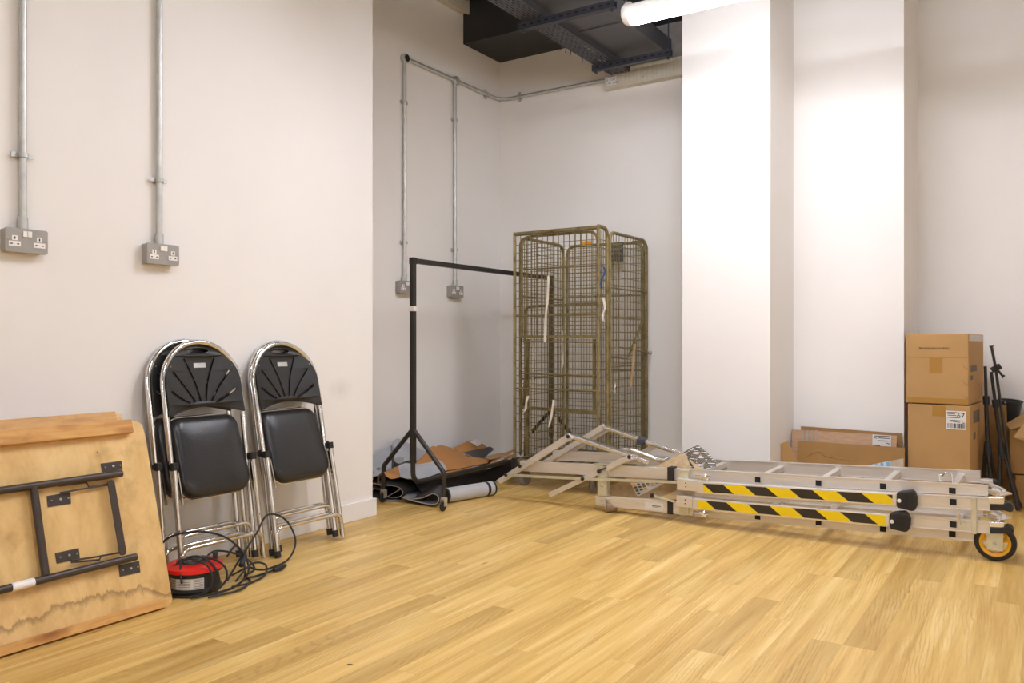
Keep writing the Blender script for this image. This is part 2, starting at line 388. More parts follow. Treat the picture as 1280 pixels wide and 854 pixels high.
def grid_sheet(rows, th):
    """thick sheet through a grid of points; faces: 0 front, 1 back, 2 cut edges"""
    nr, nc = len(rows), len(rows[0]); M = MB()
    P = [[Vector(p) for p in r] for r in rows]; Nn = [[None] * nc for _ in range(nr)]
    for i in range(nr):
        for j in range(nc):
            du = P[min(i + 1, nr - 1)][j] - P[max(i - 1, 0)][j]; dv = P[i][min(j + 1, nc - 1)] - P[i][max(j - 1, 0)]
            n = du.cross(dv); Nn[i][j] = n.normalized() if n.length > 1e-9 else Vector((0, 0, 1))
    vs = [P[i][j] for i in range(nr) for j in range(nc)] + [P[i][j] + Nn[i][j] * th for i in range(nr) for j in range(nc)]
    I = lambda i, j, s: s * nr * nc + i * nc + j
    f0 = [(I(i, j, 0), I(i, j + 1, 0), I(i + 1, j + 1, 0), I(i + 1, j, 0)) for i in range(nr - 1) for j in range(nc - 1)]
    f1 = [(I(i, j, 1), I(i + 1, j, 1), I(i + 1, j + 1, 1), I(i, j + 1, 1)) for i in range(nr - 1) for j in range(nc - 1)]
    e = []
    for i in range(nr - 1):
        for j in (0, nc - 1): e.append((I(i, j, 0), I(i + 1, j, 0), I(i + 1, j, 1), I(i, j, 1)))
    for j in range(nc - 1):
        for i in (0, nr - 1): e.append((I(i, j, 0), I(i, j + 1, 0), I(i, j + 1, 1), I(i, j, 1)))
    M.add(vs, f0 + f1 + e); M.mi = [0] * len(f0) + [1] * len(f1) + [2] * len(e)
    return M
def ruled(A, B, th, n=6, m=6, sag=0.0, wob=0.0):
    A = smoothline(A, n); B = smoothline(B, n); rows = []
    for k in range(m + 1):
        t = k / m
        rows.append([a.lerp(b, t) + Vector((0, 0, -sag * math.sin(PI * t) + wob * math.sin(3.1 * t + 0.9 * j))) for j, (a, b) in enumerate(zip(A, B))])
    return grid_sheet(rows, th)
def text_mesh(txt, size, origin, right, up, lift):
    cu = bpy.data.curves.new('t', 'FONT'); cu.body = txt; cu.size = size; cu.resolution_u = 2
    o = bpy.data.objects.new('t', cu); COL.objects.link(o)
    me = bpy.data.meshes.new_from_object(o.evaluated_get(bpy.context.evaluated_depsgraph_get()))
    origin, right, up, lift = Vector(origin), Vector(right).normalized(), Vector(up).normalized(), Vector(lift)
    M = MB(); M.add([origin + right * v.co.x + up * v.co.y + lift for v in me.vertices], [tuple(p.vertices) for p in me.polygons])
    bpy.data.objects.remove(o); bpy.data.curves.remove(cu); bpy.data.meshes.remove(me)
    return M
def shape_mesh(outer, holes, th, bevel=0.0):
    """flat outline with holes, extruded; returns vertices and faces in its own plane"""
    cu = bpy.data.curves.new('s', 'CURVE'); cu.dimensions = '2D'; cu.fill_mode = 'BOTH'; cu.extrude = th / 2; cu.bevel_depth = bevel; cu.bevel_resolution = 1
    for loop in [outer] + holes:
        sp = cu.splines.new('POLY'); sp.points.add(len(loop) - 1)
        for p, q in zip(sp.points, loop): p.co = (q[0], q[1], 0, 1)
        sp.use_cyclic_u = True
    o = bpy.data.objects.new('s', cu); COL.objects.link(o)
    me = bpy.data.meshes.new_from_object(o.evaluated_get(bpy.context.evaluated_depsgraph_get()))
    vs = [v.co.copy() for v in me.vertices]; fs = [tuple(p.vertices) for p in me.polygons]
    bpy.data.objects.remove(o); bpy.data.curves.remove(cu); bpy.data.meshes.remove(me)
    return vs, fs

# ================================================================== THE ROOM
VL, VA, UB, UC, UN, HC = -3.08, -3.57, 5.28, 3.312, 5.92, 3.55   # left wall, alcove wall, back wall, alcove corner, deep wall, ceiling
VR, UREAR = 7.0, -4.6
COLU, CV0, CV1, PIERV = 4.763, -1.87, -1.335, -0.701
T = 0.15
struct(MB().box((VL - T - 0.4, UREAR, 0), (VL, UC, HC)).build('wall_left', 'wall'))
struct(MB().box((VA - T, UC, 0), (VA, UB + T, HC)).build('wall_alcove', 'wall'))
struct(MB().box((VA, UB, 0), (PIERV, UN, HC)).build('wall_back', 'wall'))
struct(MB().box((PIERV - 0.05, UN, 0), (-0.19, UN + T, HC)).build('wall_niche', 'wall'))
struct(MB().prism([(-0.19, UN, 0), (VR, UN - (VR + 0.19) * 0.128, 0), (VR, UN + T, 0), (-0.19, UN + T, 0)], (0, 0, HC)).build('wall_right', 'wall'))
struct(MB().box((VR, UREAR, 0), (VR + T, UN, HC)).build('wall_east', 'wall'))
struct(MB().box((VL, UREAR - T, 0), (VR, UREAR, HC)).build('wall_rear', 'wall'))
struct(MB().box((CV0, COLU, 0), (CV1, UB, HC)).build('column', 'wall'))
struct(MB().box((VA - T, UREAR - T, HC), (VR + T, UN + T, HC + 0.15)).build('ceiling', 'ceiling'))
SK = 0.094
struct(MB().prism([(VL, UREAR, 0), (VL + 0.016, UREAR, 0), (VL + 0.016, UC + 0.016, 0), (VL - 0.3, UC + 0.016, 0), (VL - 0.3, UC, 0), (VL, UC, 0)], (0, 0, SK)).build('baseboard_left', 'skirting', bevel=0.002))
struct(MB().box((VA, UC + 0.02, 0), (VA + 0.016, UB, SK)).build('baseboard_alcove', 'skirting', bevel=0.002))
struct(MB().box((VA + 0.016, UB - 0.016, 0), (CV0, UB, SK)).build('baseboard_back', 'skirting', bevel=0.002))
struct(MB().prism([(CV0, COLU - 0.016, 0), (CV1 + 0.016, COLU - 0.016, 0), (CV1 + 0.016, UB - 0.016, 0), (PIERV, UB - 0.016, 0), (PIERV, UB, 0), (CV1, UB, 0), (CV1, COLU, 0), (CV0, COLU, 0)], (0, 0, SK)).build('baseboard_column', 'skirting'))
struct(MB().prism([(-0.19, UN - 0.016, 0), (VR, UN - 0.016 - (VR + 0.19) * 0.128, 0), (VR, UN - (VR + 0.19) * 0.128, 0), (-0.19, UN, 0)], (0, 0, SK)).build('baseboard_right', 'skirting'))

# ---- plank floor: each plank of the visible area is a part of the floor
floor = struct(MB().box((VA - T, UREAR - T, -0.1), (VR + T, UN + T, -0.006)).build('floor', 'subfloor'))
PW, GAP = 0.0945, 0.0003
pm = MB().box((0, 0, -0.006), (1, 1, 0)); unit = pm.build('plank', 'plank', floor); ume = unit.data
for v_ in ume.vertices: v_.co = Vector((v_.co.x + ORG['floor'].x, v_.co.y + ORG['floor'].y, v_.co.z + ORG['floor'].z))
bpy.data.objects.remove(unit)
cands = []; rnd = random.Random(3)
c0 = -1.006
for k in range(-28, 86):
    x0 = c0 + k * PW
    if x0 < VA - 0.05 or x0 > VR: continue
    y = UREAR + rnd.uniform(-1.0, 0)
    if k == -1: y = 2.525 - 0.94 * 8
    while y < UN:
        L = rnd.choice([0.62, 0.78, 0.94, 1.1, 1.24])
        if k == -1 and y > -1 and y < 2.6: L = 0.94
        cx, cy = x0 + PW / 2, y + L / 2
        if x0 + PW < VR and not (cx < VL - 0.05 and cy < UC):
            p = Vector((cx, cy, 0)) - C0; dep = p.dot(CF); px = 640 + FPX * p.dot(CR) / max(dep, 0.01)
            vis = dep > 1.6 and -150 < px < 1430
            cands.append((0 if vis else 1, dep, x0, y, L))
        y += L
cands.sort()
rest = MB()
for i, (hid, dep, x0, y, L) in enumerate(cands):
    if i < 298 and not hid:
        o = bpy.data.objects.new('plank', ume); COL.objects.link(o); o.parent = floor
        o.location = (x0 + GAP / 2 - ORG['floor'].x, y + GAP / 2 - ORG['floor'].y, -ORG['floor'].z); o.scale = (PW - GAP, L - GAP, 1)
    else: rest.box((x0 + GAP / 2, y + GAP / 2, -0.006), (x0 + PW - GAP / 2, y + L - GAP / 2, 0))
ro = rest.build('remaining_planks', 'plank', floor); ro['kind'] = 'stuff'

# ---- services overhead
MB().box((VA, 4.80, 3.127), (-0.4, UB, 3.45)).build('ventilation_duct', 'dark_duct')
tag(bpy.data.objects['ventilation_duct'], 'large black boxed duct running along the back wall under the ceiling', 'duct')
duct = thing('ventilation_duct', 'flat grey rectangular duct coming forward beside the cable tray', 'duct', (-2.26, 4.2, 2.87))
MB().box((-2.435, 2.9, 2.87), (-2.106, 5.17, 2.98)).build('duct_body', 'duct', duct)
for u in (3.6, 4.45): MB().box((-2.445, u, 2.862), (-2.096, u + 0.03, 2.988)).build('flange', 'duct', duct)
tray = thing('cable_tray', 'perforated dark grey cable tray hung under the ducts', 'tray', (-2.49, 4.2, 2.83))
tx0, tx1 = -2.575, -2.425
ty0, ty1 = 3.2, 5.2
vs, fs = None, None
m = MB(); m.mi = []
for i in range(8):
    a = tx0 + 0.0005 + i * 0.0195; m.box((a, ty0, 2.831), (a + 0.0125, ty1, 2.833))
for i in range(7):
    a = tx0 + 0.013 + i * 0.0195; y = ty0 + (0.026 if i % 2 else 0)
    while y < ty1 - 0.02: m.box((a, y, 2.831), (a + 0.007, y + 0.020, 2.833)); y += 0.056
m.build('tray_bed', 'tray', tray)['kind'] = 'stuff'
for x in (tx0, tx1): MB().box((x - 0.002, ty0, 2.832), (x + 0.002, ty1, 2.872)).build('side_rail', 'tray', tray)
m = MB(); rr = random.Random(5)
for k in range(5):
    x = tx0 + 0.02 + k * 0.024
    MB().tube(smoothline([(x + rr.uniform(-.006, .006), ty0 + j * 0.25, 2.858 + rr.uniform(0, .006)) for j in range(8)], 4), 0.008, 6).build('cable', 'rubber', tray, True)
for (u) in (4.35, 4.5, 4.56, 4.62, 4.78): MB().tube([(tx0 + 0.004, u, 2.83), (tx0 - 0.004, u + 0.004, 2.80)], 0.003, 6).build('cable_tie', 'rubber', tray)
for nm, u, x0, x1, lab in (('support_channel', 4.07, -2.61, -1.985, 'slotted steel support channel nearer the camera under duct and tray'), ('support_channel', 4.957, -2.585, -2.02, 'slotted steel support channel close to the back wall carrying tray and duct')):
    t = thing(nm, lab, 'bracket', ((x0 + x1) / 2, u, 2.80), 'support channels under the duct')
    m = MB(); m.box((x0, u - 0.02, 2.79), (x1, u - 0.017, 2.83)); m.box((x0, u + 0.017, 2.79), (x1, u + 0.02, 2.83)); m.box((x0, u - 0.02, 2.788), (x1, u + 0.02, 2.791))
    m.build('channel', 'channel', t)
    m = MB()
    k = x0 + 0.03
    while k < x1 - 0.03: m.box((k, u - 0.0207, 2.804), (k + 0.025, u - 0.0195, 2.815)); k += 0.05
    m.build('slot', 'hole', t)['kind'] = 'stuff'
    for x in (x0 + 0.025, x1 - 0.02):
        MB().tube([(x, u, 2.77), (x, u, HC)], 0.005, 8).build('threaded_rod', 'channel', t, True)
        MB().lathe([(0.0, 0), (0.011, 0), (0.011, 0.009), (0, 0.009)], (x, u, 2.776), seg=6).build('nut', 'channel', t)

beam = thing('beam', 'off-white boarded beam with a taped note on the back wall', 'beam', (-2.3, 5.24, 2.745))
bx0 = PU(755.5, 100, UB - 0.06).x
MB().box((bx0, UB - 0.06, 2.752), (CV0, UB, 2.868)).build('board', 'beam', beam, bevel=0.003)
MB().box((bx0 - 0.002, UB - 0.064, 2.857), (CV0, UB, 2.872)).build('top_lip', 'beam', beam)
MB().box((bx0 - 0.004, UB - 0.058, 2.745), (CV0, UB, 2.753)).build('mastic_edge', 'beam', beam)
nx0, nx1 = PU(757, 100, UB - 0.061).x, PU(770.5, 100, UB - 0.061).x
note = MB().box((nx0, UB - 0.062, 2.766), (nx1, UB - 0.06, 2.855)).build('paper_note', 'white_paper', beam)
for txt, z, sz, c in (('DARK', 2.822, 0.026, 'blue_ink'), ('5 : 150', 2.797, 0.024, 'grey_ink'), ('LAT 2NC', 2.773, 0.022, 'blue_ink')):
    text_mesh(txt, sz, (nx0 + 0.008, UB - 0.0626, z), (1, 0, 0), (0, 0, 1), (0, 0, 0)).build('handwriting', c, note)
for px, py in ((803.5, 95.5), (821, 91)):
    p = PU(px, py, UB - 0.061); MB().lathe([(0.0, 0.006), (0.008, 0.004), (0.009, 0)], p, (0, -1, 0), 8).build('bolt_head', 'galv', beam, True)
struct(MB().box((bx0 - 0.01, UB - 0.02, 2.868), (CV0, UB, HC)).build('trim_1', 'concrete'))
b2 = thing('beam', 'off-white rough beam end high on the alcove wall', 'beam', (VA + 0.05, 4.5, 3.33))
MB().box((VA, UC, 3.335), (VA + 0.05, 4.78, 3.40)).build('board', 'beam', b2, bevel=0.003)
MB().box((VA + 0.045, 4.55, 3.33), (VA + 0.06, 4.795, 3.47)).build('end_plate', 'beam', b2)
MB().box((VA, UC, 3.40), (VA + 0.045, 4.78, 3.5)).build('web', 'concrete', b2)
tag(MB().tube([(VA + 0.1, 4.70, 3.43), (-0.6, 4.70, 3.43)], 0.04, 12).build('pipe', 'black_paint', None, True), 'round black insulated pipe in front of the large black duct', 'pipe')

def batten(v0, u, z, label, grp):
    t = thing('ceiling_light', label, 'light', (v0 + 0.75, u, z), grp)
    seg = 12; L = 1.5; R = 0.058; m = MB(); ring = [(R * math.cos(PI + PI * k / seg), -R * math.sin(PI * k / seg) * 0.95 - 0.006) for k in range(seg + 1)]
    m.prism([(v0 + 0.045, u + a, z + b) for a, b in ring], (L - 0.09, 0, 0)); m.build('diffuser', 'lamp', t, True)
    ring2 = [(R * 1.16 * math.cos(PI * k / seg), R * 0.75 * math.sin(PI * k / seg) - 0.012 * (k in (0, seg))) for k in range(seg + 1)]
    m = MB(); m.prism([(v0 + 0.03, u + a, z + 0.0005 + b) for a, b in ring2], (L - 0.06, 0, 0)); m.build('housing', 'white_plastic', t, True)
    for x, d in ((v0 + 0.045, -1), (v0 + L - 0.045, 1)):
        m = MB(); m.lathe([(R * 1.05, 0), (R * 1.02, 0.02), (R * 0.8, 0.04), (R * 0.35, 0.052), (0, 0.054)], (x, u, z), (d, 0, 0), 20); m.build('end_cap', 'white_plastic', t, True)
    for x in (v0 + 0.3, v0 + 1.2):
        MB().box((x, u - R * 1.06, z - 0.006), (x + 0.02, u + R * 1.06, z + 0.012)).build('clip', 'galv', t)
        MB().tube([(x + 0.01, u, z + R * 0.7), (x + 0.01, u, HC)], 0.0025, 6).build('suspension_wire', 'galv', t)
for i, (a, b, c) in enumerate(BATTENS):
    batten(a, b, c, 'lit white LED batten light in front of the column' if i == 0 else 'unseen LED batten light added to even out the room light', None if i == 0 else 'unseen battens added overhead')

# ---- conduits and sockets
def saddle(p, along, out, parent, r=0.0125):
    along, out = Vector(along), Vector(out); side = along.cross(out).normalized(); m = MB()
    arc = [Vector(p) + out * ((r + 0.003) * math.sin(PI * k / 8) + 0.002) + side * ((r + 0.003) * math.cos(PI * k / 8)) for k in range(9)]
    for a, b in zip(arc[:-1], arc[1:]): m.beam(a, b, 0.003, 0.016, along)
    for sg in (1, -1): m.obox(Vector(p) + side * sg * (r + 0.013) - out * 0.006, side * 0.012, along * 0.008, out * 0.0025)
    m.obox(Vector(p) - out * (r + 0.002), side * 0.02, along * 0.01, out * 0.004)
    m.build('saddle', 'galv', parent)
def socket_unit(c, label, group):
    """double metal-clad socket on a wall facing +v; c = centre on the wall"""
    c = Vector(c); W, H, D = 0.146, 0.086, 0.046
    t = thing('double_socket', label, 'socket', c, group)
    def P(u, z, o): return c + Vector((o, u, z))
    MB().box(P(-W / 2 + 0.004, -H / 2 + 0.003, 0), P(W / 2 - 0.004, H / 2 - 0.003, D - 0.012)).build('back_box', 'socket_grey', t, bevel=0.004)
    ro = [];
    for cx, cz, a0 in ((W / 2 - .008, H / 2 - .008, 0), (-W / 2 + .008, H / 2 - .008, 90), (-W / 2 + .008, -H / 2 + .008, 180), (W / 2 - .008, -H / 2 + .008, 270)):
        for k in range(5): a = math.radians(a0 + k * 22.5); ro.append(P(cx + .008 * math.cos(a), cz + .008 * math.sin(a), D - 0.012))
    MB().prism(ro, (0.012, 0, 0)).build('face_plate', 'socket_grey', t, bevel=0.002)
    for s in (-1, 1):
        q = MB().box(P(s * 0.042 - 0.009, -0.001, D), P(s * 0.042 + 0.009, 0.016, D + 0.002)); q.box(P(s * 0.042 - 0.02, -0.022, D), P(s * 0.042 + 0.02, -0.004, D + 0.002))
        q = q.build('outlet', 'white_plastic', t)
        h = MB(); h.box(P(s * 0.042 - 0.002, 0.003, D + 0.0015), P(s * 0.042 + 0.002, 0.012, D + 0.0026))
        for k in (-1, 1): h.box(P(s * 0.042 + k * 0.011 - 0.0035, -0.0155, D + 0.0015), P(s * 0.042 + k * 0.011 + 0.0035, -0.0115, D + 0.0026))
        h.build('pin_hole', 'hole', q)
        MB().box(P(s * 0.008 - 0.0073, 0.013, D), P(s * 0.008 + 0.0073, 0.034, D + 0.005)).build('switch', 'white_plastic', t, bevel=0.001)
        MB().lathe([(0.0035, 0), (0.003, 0.002), (0, 0.002)], P(s * 0.064, 0.004, D), (1, 0, 0), 8).build('screw', 'brass', t)
    return t
for i, (px, sp) in enumerate(((31, 195), (201.5, 226))):
    c = PV(px, (302, 319)[i], VL + 0.03); c = Vector((VL, c.y, 1.308))
    socket_unit(c, ('leftmost grey double socket on the left wall', 'grey double socket on the left wall above the folded chairs')[i], 'double sockets')
    uu = PV((28.5, 199)[i], 200, VL + 0.02).y
    t = thing('conduit', ('left steel conduit rising from the leftmost socket', 'steel conduit rising from the socket above the folded chairs')[i], 'conduit', (VL, uu, 1.36), 'steel conduits dropping to sockets')
    MB().tube([(VL + 0.021, uu, 1.352), (VL + 0.021, uu, HC)], 0.0125, 12).build('pipe', 'galv', t, True)
    MB().lathe([(0.0125, 0), (0.0165, 0), (0.0165, 0.04), (0.0125, 0.042)], (VL + 0.021, uu, 1.352), seg=14).build('coupling', 'galv', t, True)
    z = PV(px, sp, VL + 0.02).z; saddle((VL + 0.021, uu, z), (0, 0, 1), (1, 0, 0), t)
for i, (px, pt, py, sad) in enumerate(((506, 507, 361, (128, 303)), (568.7, 569.5, 365, (150, 312)))):
    c = PV(px + 1, py, VA + 0.03); c = Vector((VA, c.y, 1.308))
    socket_unit(c, ('grey double socket half hidden by the rail upright', 'grey double socket right of the rail upright')[i], 'double sockets')
    uu = PV(px if i else 505.5, 200, VA + 0.02).y
    t = thing('conduit', ('steel conduit dropping to the half hidden alcove socket', 'steel conduit dropping to the right-hand alcove socket')[i], 'conduit', (VA, uu, 1.36), 'steel conduits dropping to sockets')
    MB().tube([(VA + 0.021, uu, 1.352), (VA + 0.021, uu, 2.80)], 0.0125, 12).build('pipe', 'galv', t, True)
    MB().lathe([(0.0125, 0), (0.0165, 0), (0.0165, 0.04), (0.0125, 0.042)], (VA + 0.021, uu, 1.352), seg=14).build('coupling', 'galv', t, True)
    for sp in sad: saddle((VA + 0.021, uu, PV(px, sp, VA + 0.02).z), (0, 0, 1), (1, 0, 0), t)
zt = 2.825
run = thing('conduit', 'horizontal steel conduit bending round the alcove corner to the beam', 'conduit', (VA, 4.4, zt))
ua, ub_ = PV(507, 78, VA + 0.02).y, PV(570, 105, VA + 0.02).y
pts = fillet([(VA + 0.021, ua, zt), (VA + 0.021, UB - 0.021, zt), (bx0, UB - 0.021, zt)], 0.11, 8)
MB().tube(pts, 0.0125, 12).build('pipe', 'galv', run, True)
for k, uu in enumerate((ua, ub_)):
    MB().lathe([(0.0, 0.034), (0.026, 0.034), (0.032, 0.03), (0.032, 0)], (VA, uu, zt), (1, 0, 0), 18).build('junction_box', 'galv', run, True)
    MB().lathe([(0.0, 0.004), (0.022, 0.004), (0.024, 0)], (VA + 0.034, uu, zt), (1, 0, 0), 14).build('box_lid', 'rubber' if k == 0 else 'galv', run, True)
saddle((VA + 0.021, PV(608, 122, VA + 0.02).y, zt), (0, 1, 0), (1, 0, 0), run)
saddle((PU(649, 123, UB - 0.02).x, UB - 0.021, zt), (1, 0, 0), (0, -1, 0), run)

# ================================================================== TRESTLE TABLES (leaning, undersides out)
TT = Vector((-0.2925, 0, 0.956)); TN = Vector((0.956, 0, 0.2925)); TP = Vector((-2.64, 0, 0.0))
def tb(px, py, off=0.0):
    p = PP(px, py, TP + TN * off, TN) - TP; return p.y, p.dot(TT)
def TB(s, t, o=0.0): return TP + Vector((0, s, 0)) + TT * t + TN * o
st = []
for px, py in ((0, 786), (50, 771), (64, 757), (100, 750), (145, 740), (174, 735), (210, 742)):
    s, t_ = tb(px, py); st.append((s, (TP + TT * t_).z))
u0, u1 = st[0][0] - 0.4, st[-1][0] + 0.05
MAT['ply'] = wood('birch_plywood', (208, 166, 98), (226, 188, 122), (236, 202, 140), 'ply', (u0, u1, [(max(0, (a - u0) / (u1 - u0)), h) for a, h in st]), False, 0.45)
MAT['ply_plain'] = wood('birch_plywood_edge', (208, 166, 98), (226, 188, 122), (236, 202, 140), 'u')
t1 = thing('folding_table', 'plywood folding table leaning on the wall, brown steel legs folded, underside outward', 'table', (-2.66, 1.3, 0))
SL = 0.55
c1 = tb(171, 526); c2 = tb(182, 546); c3 = tb(216, 752)
rs = c3[0]
top_t = c1[1]
out = [TB(SL, 0), TB(rs - 0.012, 0), TB(rs, 0.012), TB(*c2), TB(*tb(178, 531.5)), TB(c1[0] + 0.004, top_t - 0.004), TB(c1[0] - 0.01, top_t), TB(SL, top_t)]
MB().prism(out, -TN * 0.018).build('plywood_top', 'ply', t1, bevel=0.0015)
a = tb(165, 525.3, 0.03); b = tb(166, 540.5, 0.03)
def bat(s0, s1, tlo, thi, th, parent, base=0.0):
    MB().prism([TB(s0, tlo, base), TB(s1, tlo, base), TB(s1, thi, base), TB(s0, thi, base)], TN * th).build('batten', 'pine', parent, bevel=0.002)
bat(SL, a[0], b[1], top_t + 0.002, 0.03, t1)
bb = tb(207, 746.6, 0.028); bat(SL, bb[0], 0.0, bb[1] - 0.004, 0.028, t1)
ru = [tb(0, 613.5, 0.022), tb(152, 592, 0.022)]; rl = [tb(0, 738, 0.022), tb(170, 696, 0.022)]
def ext(r):
    (s0, q0), (s1, q1) = r; k = (SL + 0.1 - s0) / (s1 - s0); return [(SL + 0.1, q0 + (q1 - q0) * k), (s1, q1)]
for r in (ru, rl):
    e = ext(r); MB().tube([TB(*e[0], 0.022), TB(*e[1], 0.022)], 0.0125, 12).build('leg', 'brown_paint', t1, True)
x0, x1 = tb(42, 609, 0.022), tb(57, 719, 0.022)
MB().tube([TB(*x0, 0.022), TB(*x1, 0.022)], 0.0125, 12).build('crossbar', 'brown_paint', t1, True)
x0, x1 = tb(139, 604, 0.03), tb(153.5, 690, 0.03)
dd = (TB(*x1, 0.03) - TB(*x0, 0.03)).normalized(); sd = dd.cross(TN).normalized() * 0.0125
P0, P1 = TB(*x0, 0.026), TB(*x1, 0.026)
ol = []
for c, a0, sg in ((P0, 0, -1), (P1, 0, 1)):
    for k in range(7):
        an = PI * k / 6; ol.append(c + (sd * math.cos(an) * (1 if sg < 0 else -1)) + dd * sg * 0.0125 * math.sin(an))
MB().prism(ol, TN * 0.006).build('crossbar', 'brown_paint', t1, bevel=0.001)
for quad in (((126, 579.5), (152, 576), (153.5, 587), (128, 590.6)), ((58.5, 620), (88, 615), (89, 629.7), (60, 634)), ((69, 691.5), (98.5, 685), (100, 698), (71.3, 704.7)), ((148.4, 707), (174, 701), (175.7, 715.5), (150, 721))):
    p = [TB(*tb(x, y, 0.003), 0.0005) for x, y in quad]
    pl = MB().prism(p, TN * 0.003).build('hinge_plate', 'brown_paint', t1, bevel=0.001)
    cc = sum(p, Vector()) / 4; ax = ((p[1] + p[2]) - (p[0] + p[3])) / 2
    for k, r in ((-0.34, 0.003), (0.05, 0.0045), (0.38, 0.003)):
        MB().lathe([(r, 0), (r, 0.002), (r * 0.5, 0.004), (0, 0.004)], cc + ax * k + TN * 0.0035, TN, 8).build('screw', 'galv', pl, True)
for ptsx in (((74, 607.5), (108, 603), (111, 609), (134, 605.5)), ((75, 616), (134, 606.5)), ((89, 701), (122, 696), (152, 690.5)), ((89, 703), (124, 700), (126, 696.5))):
    MB().tube([TB(*tb(x, y, 0.014), 0.014) for x, y in ptsx], 0.0032, 8).build('brace_rod', 'brown_paint', t1, True)
sa, sb = tb(14, 734.5, 0.022), tb(42, 727.5, 0.022)
e = ext(rl); f0 = (sa[0] - e[0][0]) / (e[1][0] - e[0][0]); f1 = (sb[0] - e[0][0]) / (e[1][0] - e[0][0])
q0, q1 = TB(*e[0], 0.022).lerp(TB(*e[1], 0.022), f0), TB(*e[0], 0.022).lerp(TB(*e[1], 0.022), f1)
MB().tube([q0, q1], 0.0138, 14).build('tape_wrap', 'white_plastic', t1, True)['label'] = 'white tape wrapped round the lower leg'
p = TB(*tb(122, 565.5, 0.0)); MB().lathe([(0.004, 0), (0.003, 0.003), (0, 0.003)], p, TN, 8).build('screw', 'brass', t1)
# second table, behind
TP_, TT_, TN_ = TP, TT, TN
TP = Vector((-2.735, 0, 0)); TT = (Vector((-3.045, 0, 0.665)) - TP).normalized(); TN = Vector((TT.z, 0, -TT.x))
t2 = thing('folding_table', 'second plywood folding table behind the front one, only its top batten showing', 'table', (-2.76, 1.3, 0))
H2 = (Vector((-3.045, 0, 0.665)) - TP).length
MB().prism([TB(SL, 0), TB(1.825, 0), TB(1.835, 0.01), TB(1.845, H2), TB(SL, H2)], -TN * 0.018).build('plywood_top', 'ply_plain', t2)
bat(SL, 1.805, H2 - 0.045, H2 + 0.003, 0.028, t2)
bat(SL, 1.79, 0.05, 0.1, 0.02, t2)
for q in (0.25, 0.52): MB().tube([TB(SL + .1, q - 0.05, 0.0145), TB(1.6, q, 0.0145)], 0.0125, 10).build('leg', 'brown_paint', t2, True)
TP, TT, TN = TP_, TT_, TN_

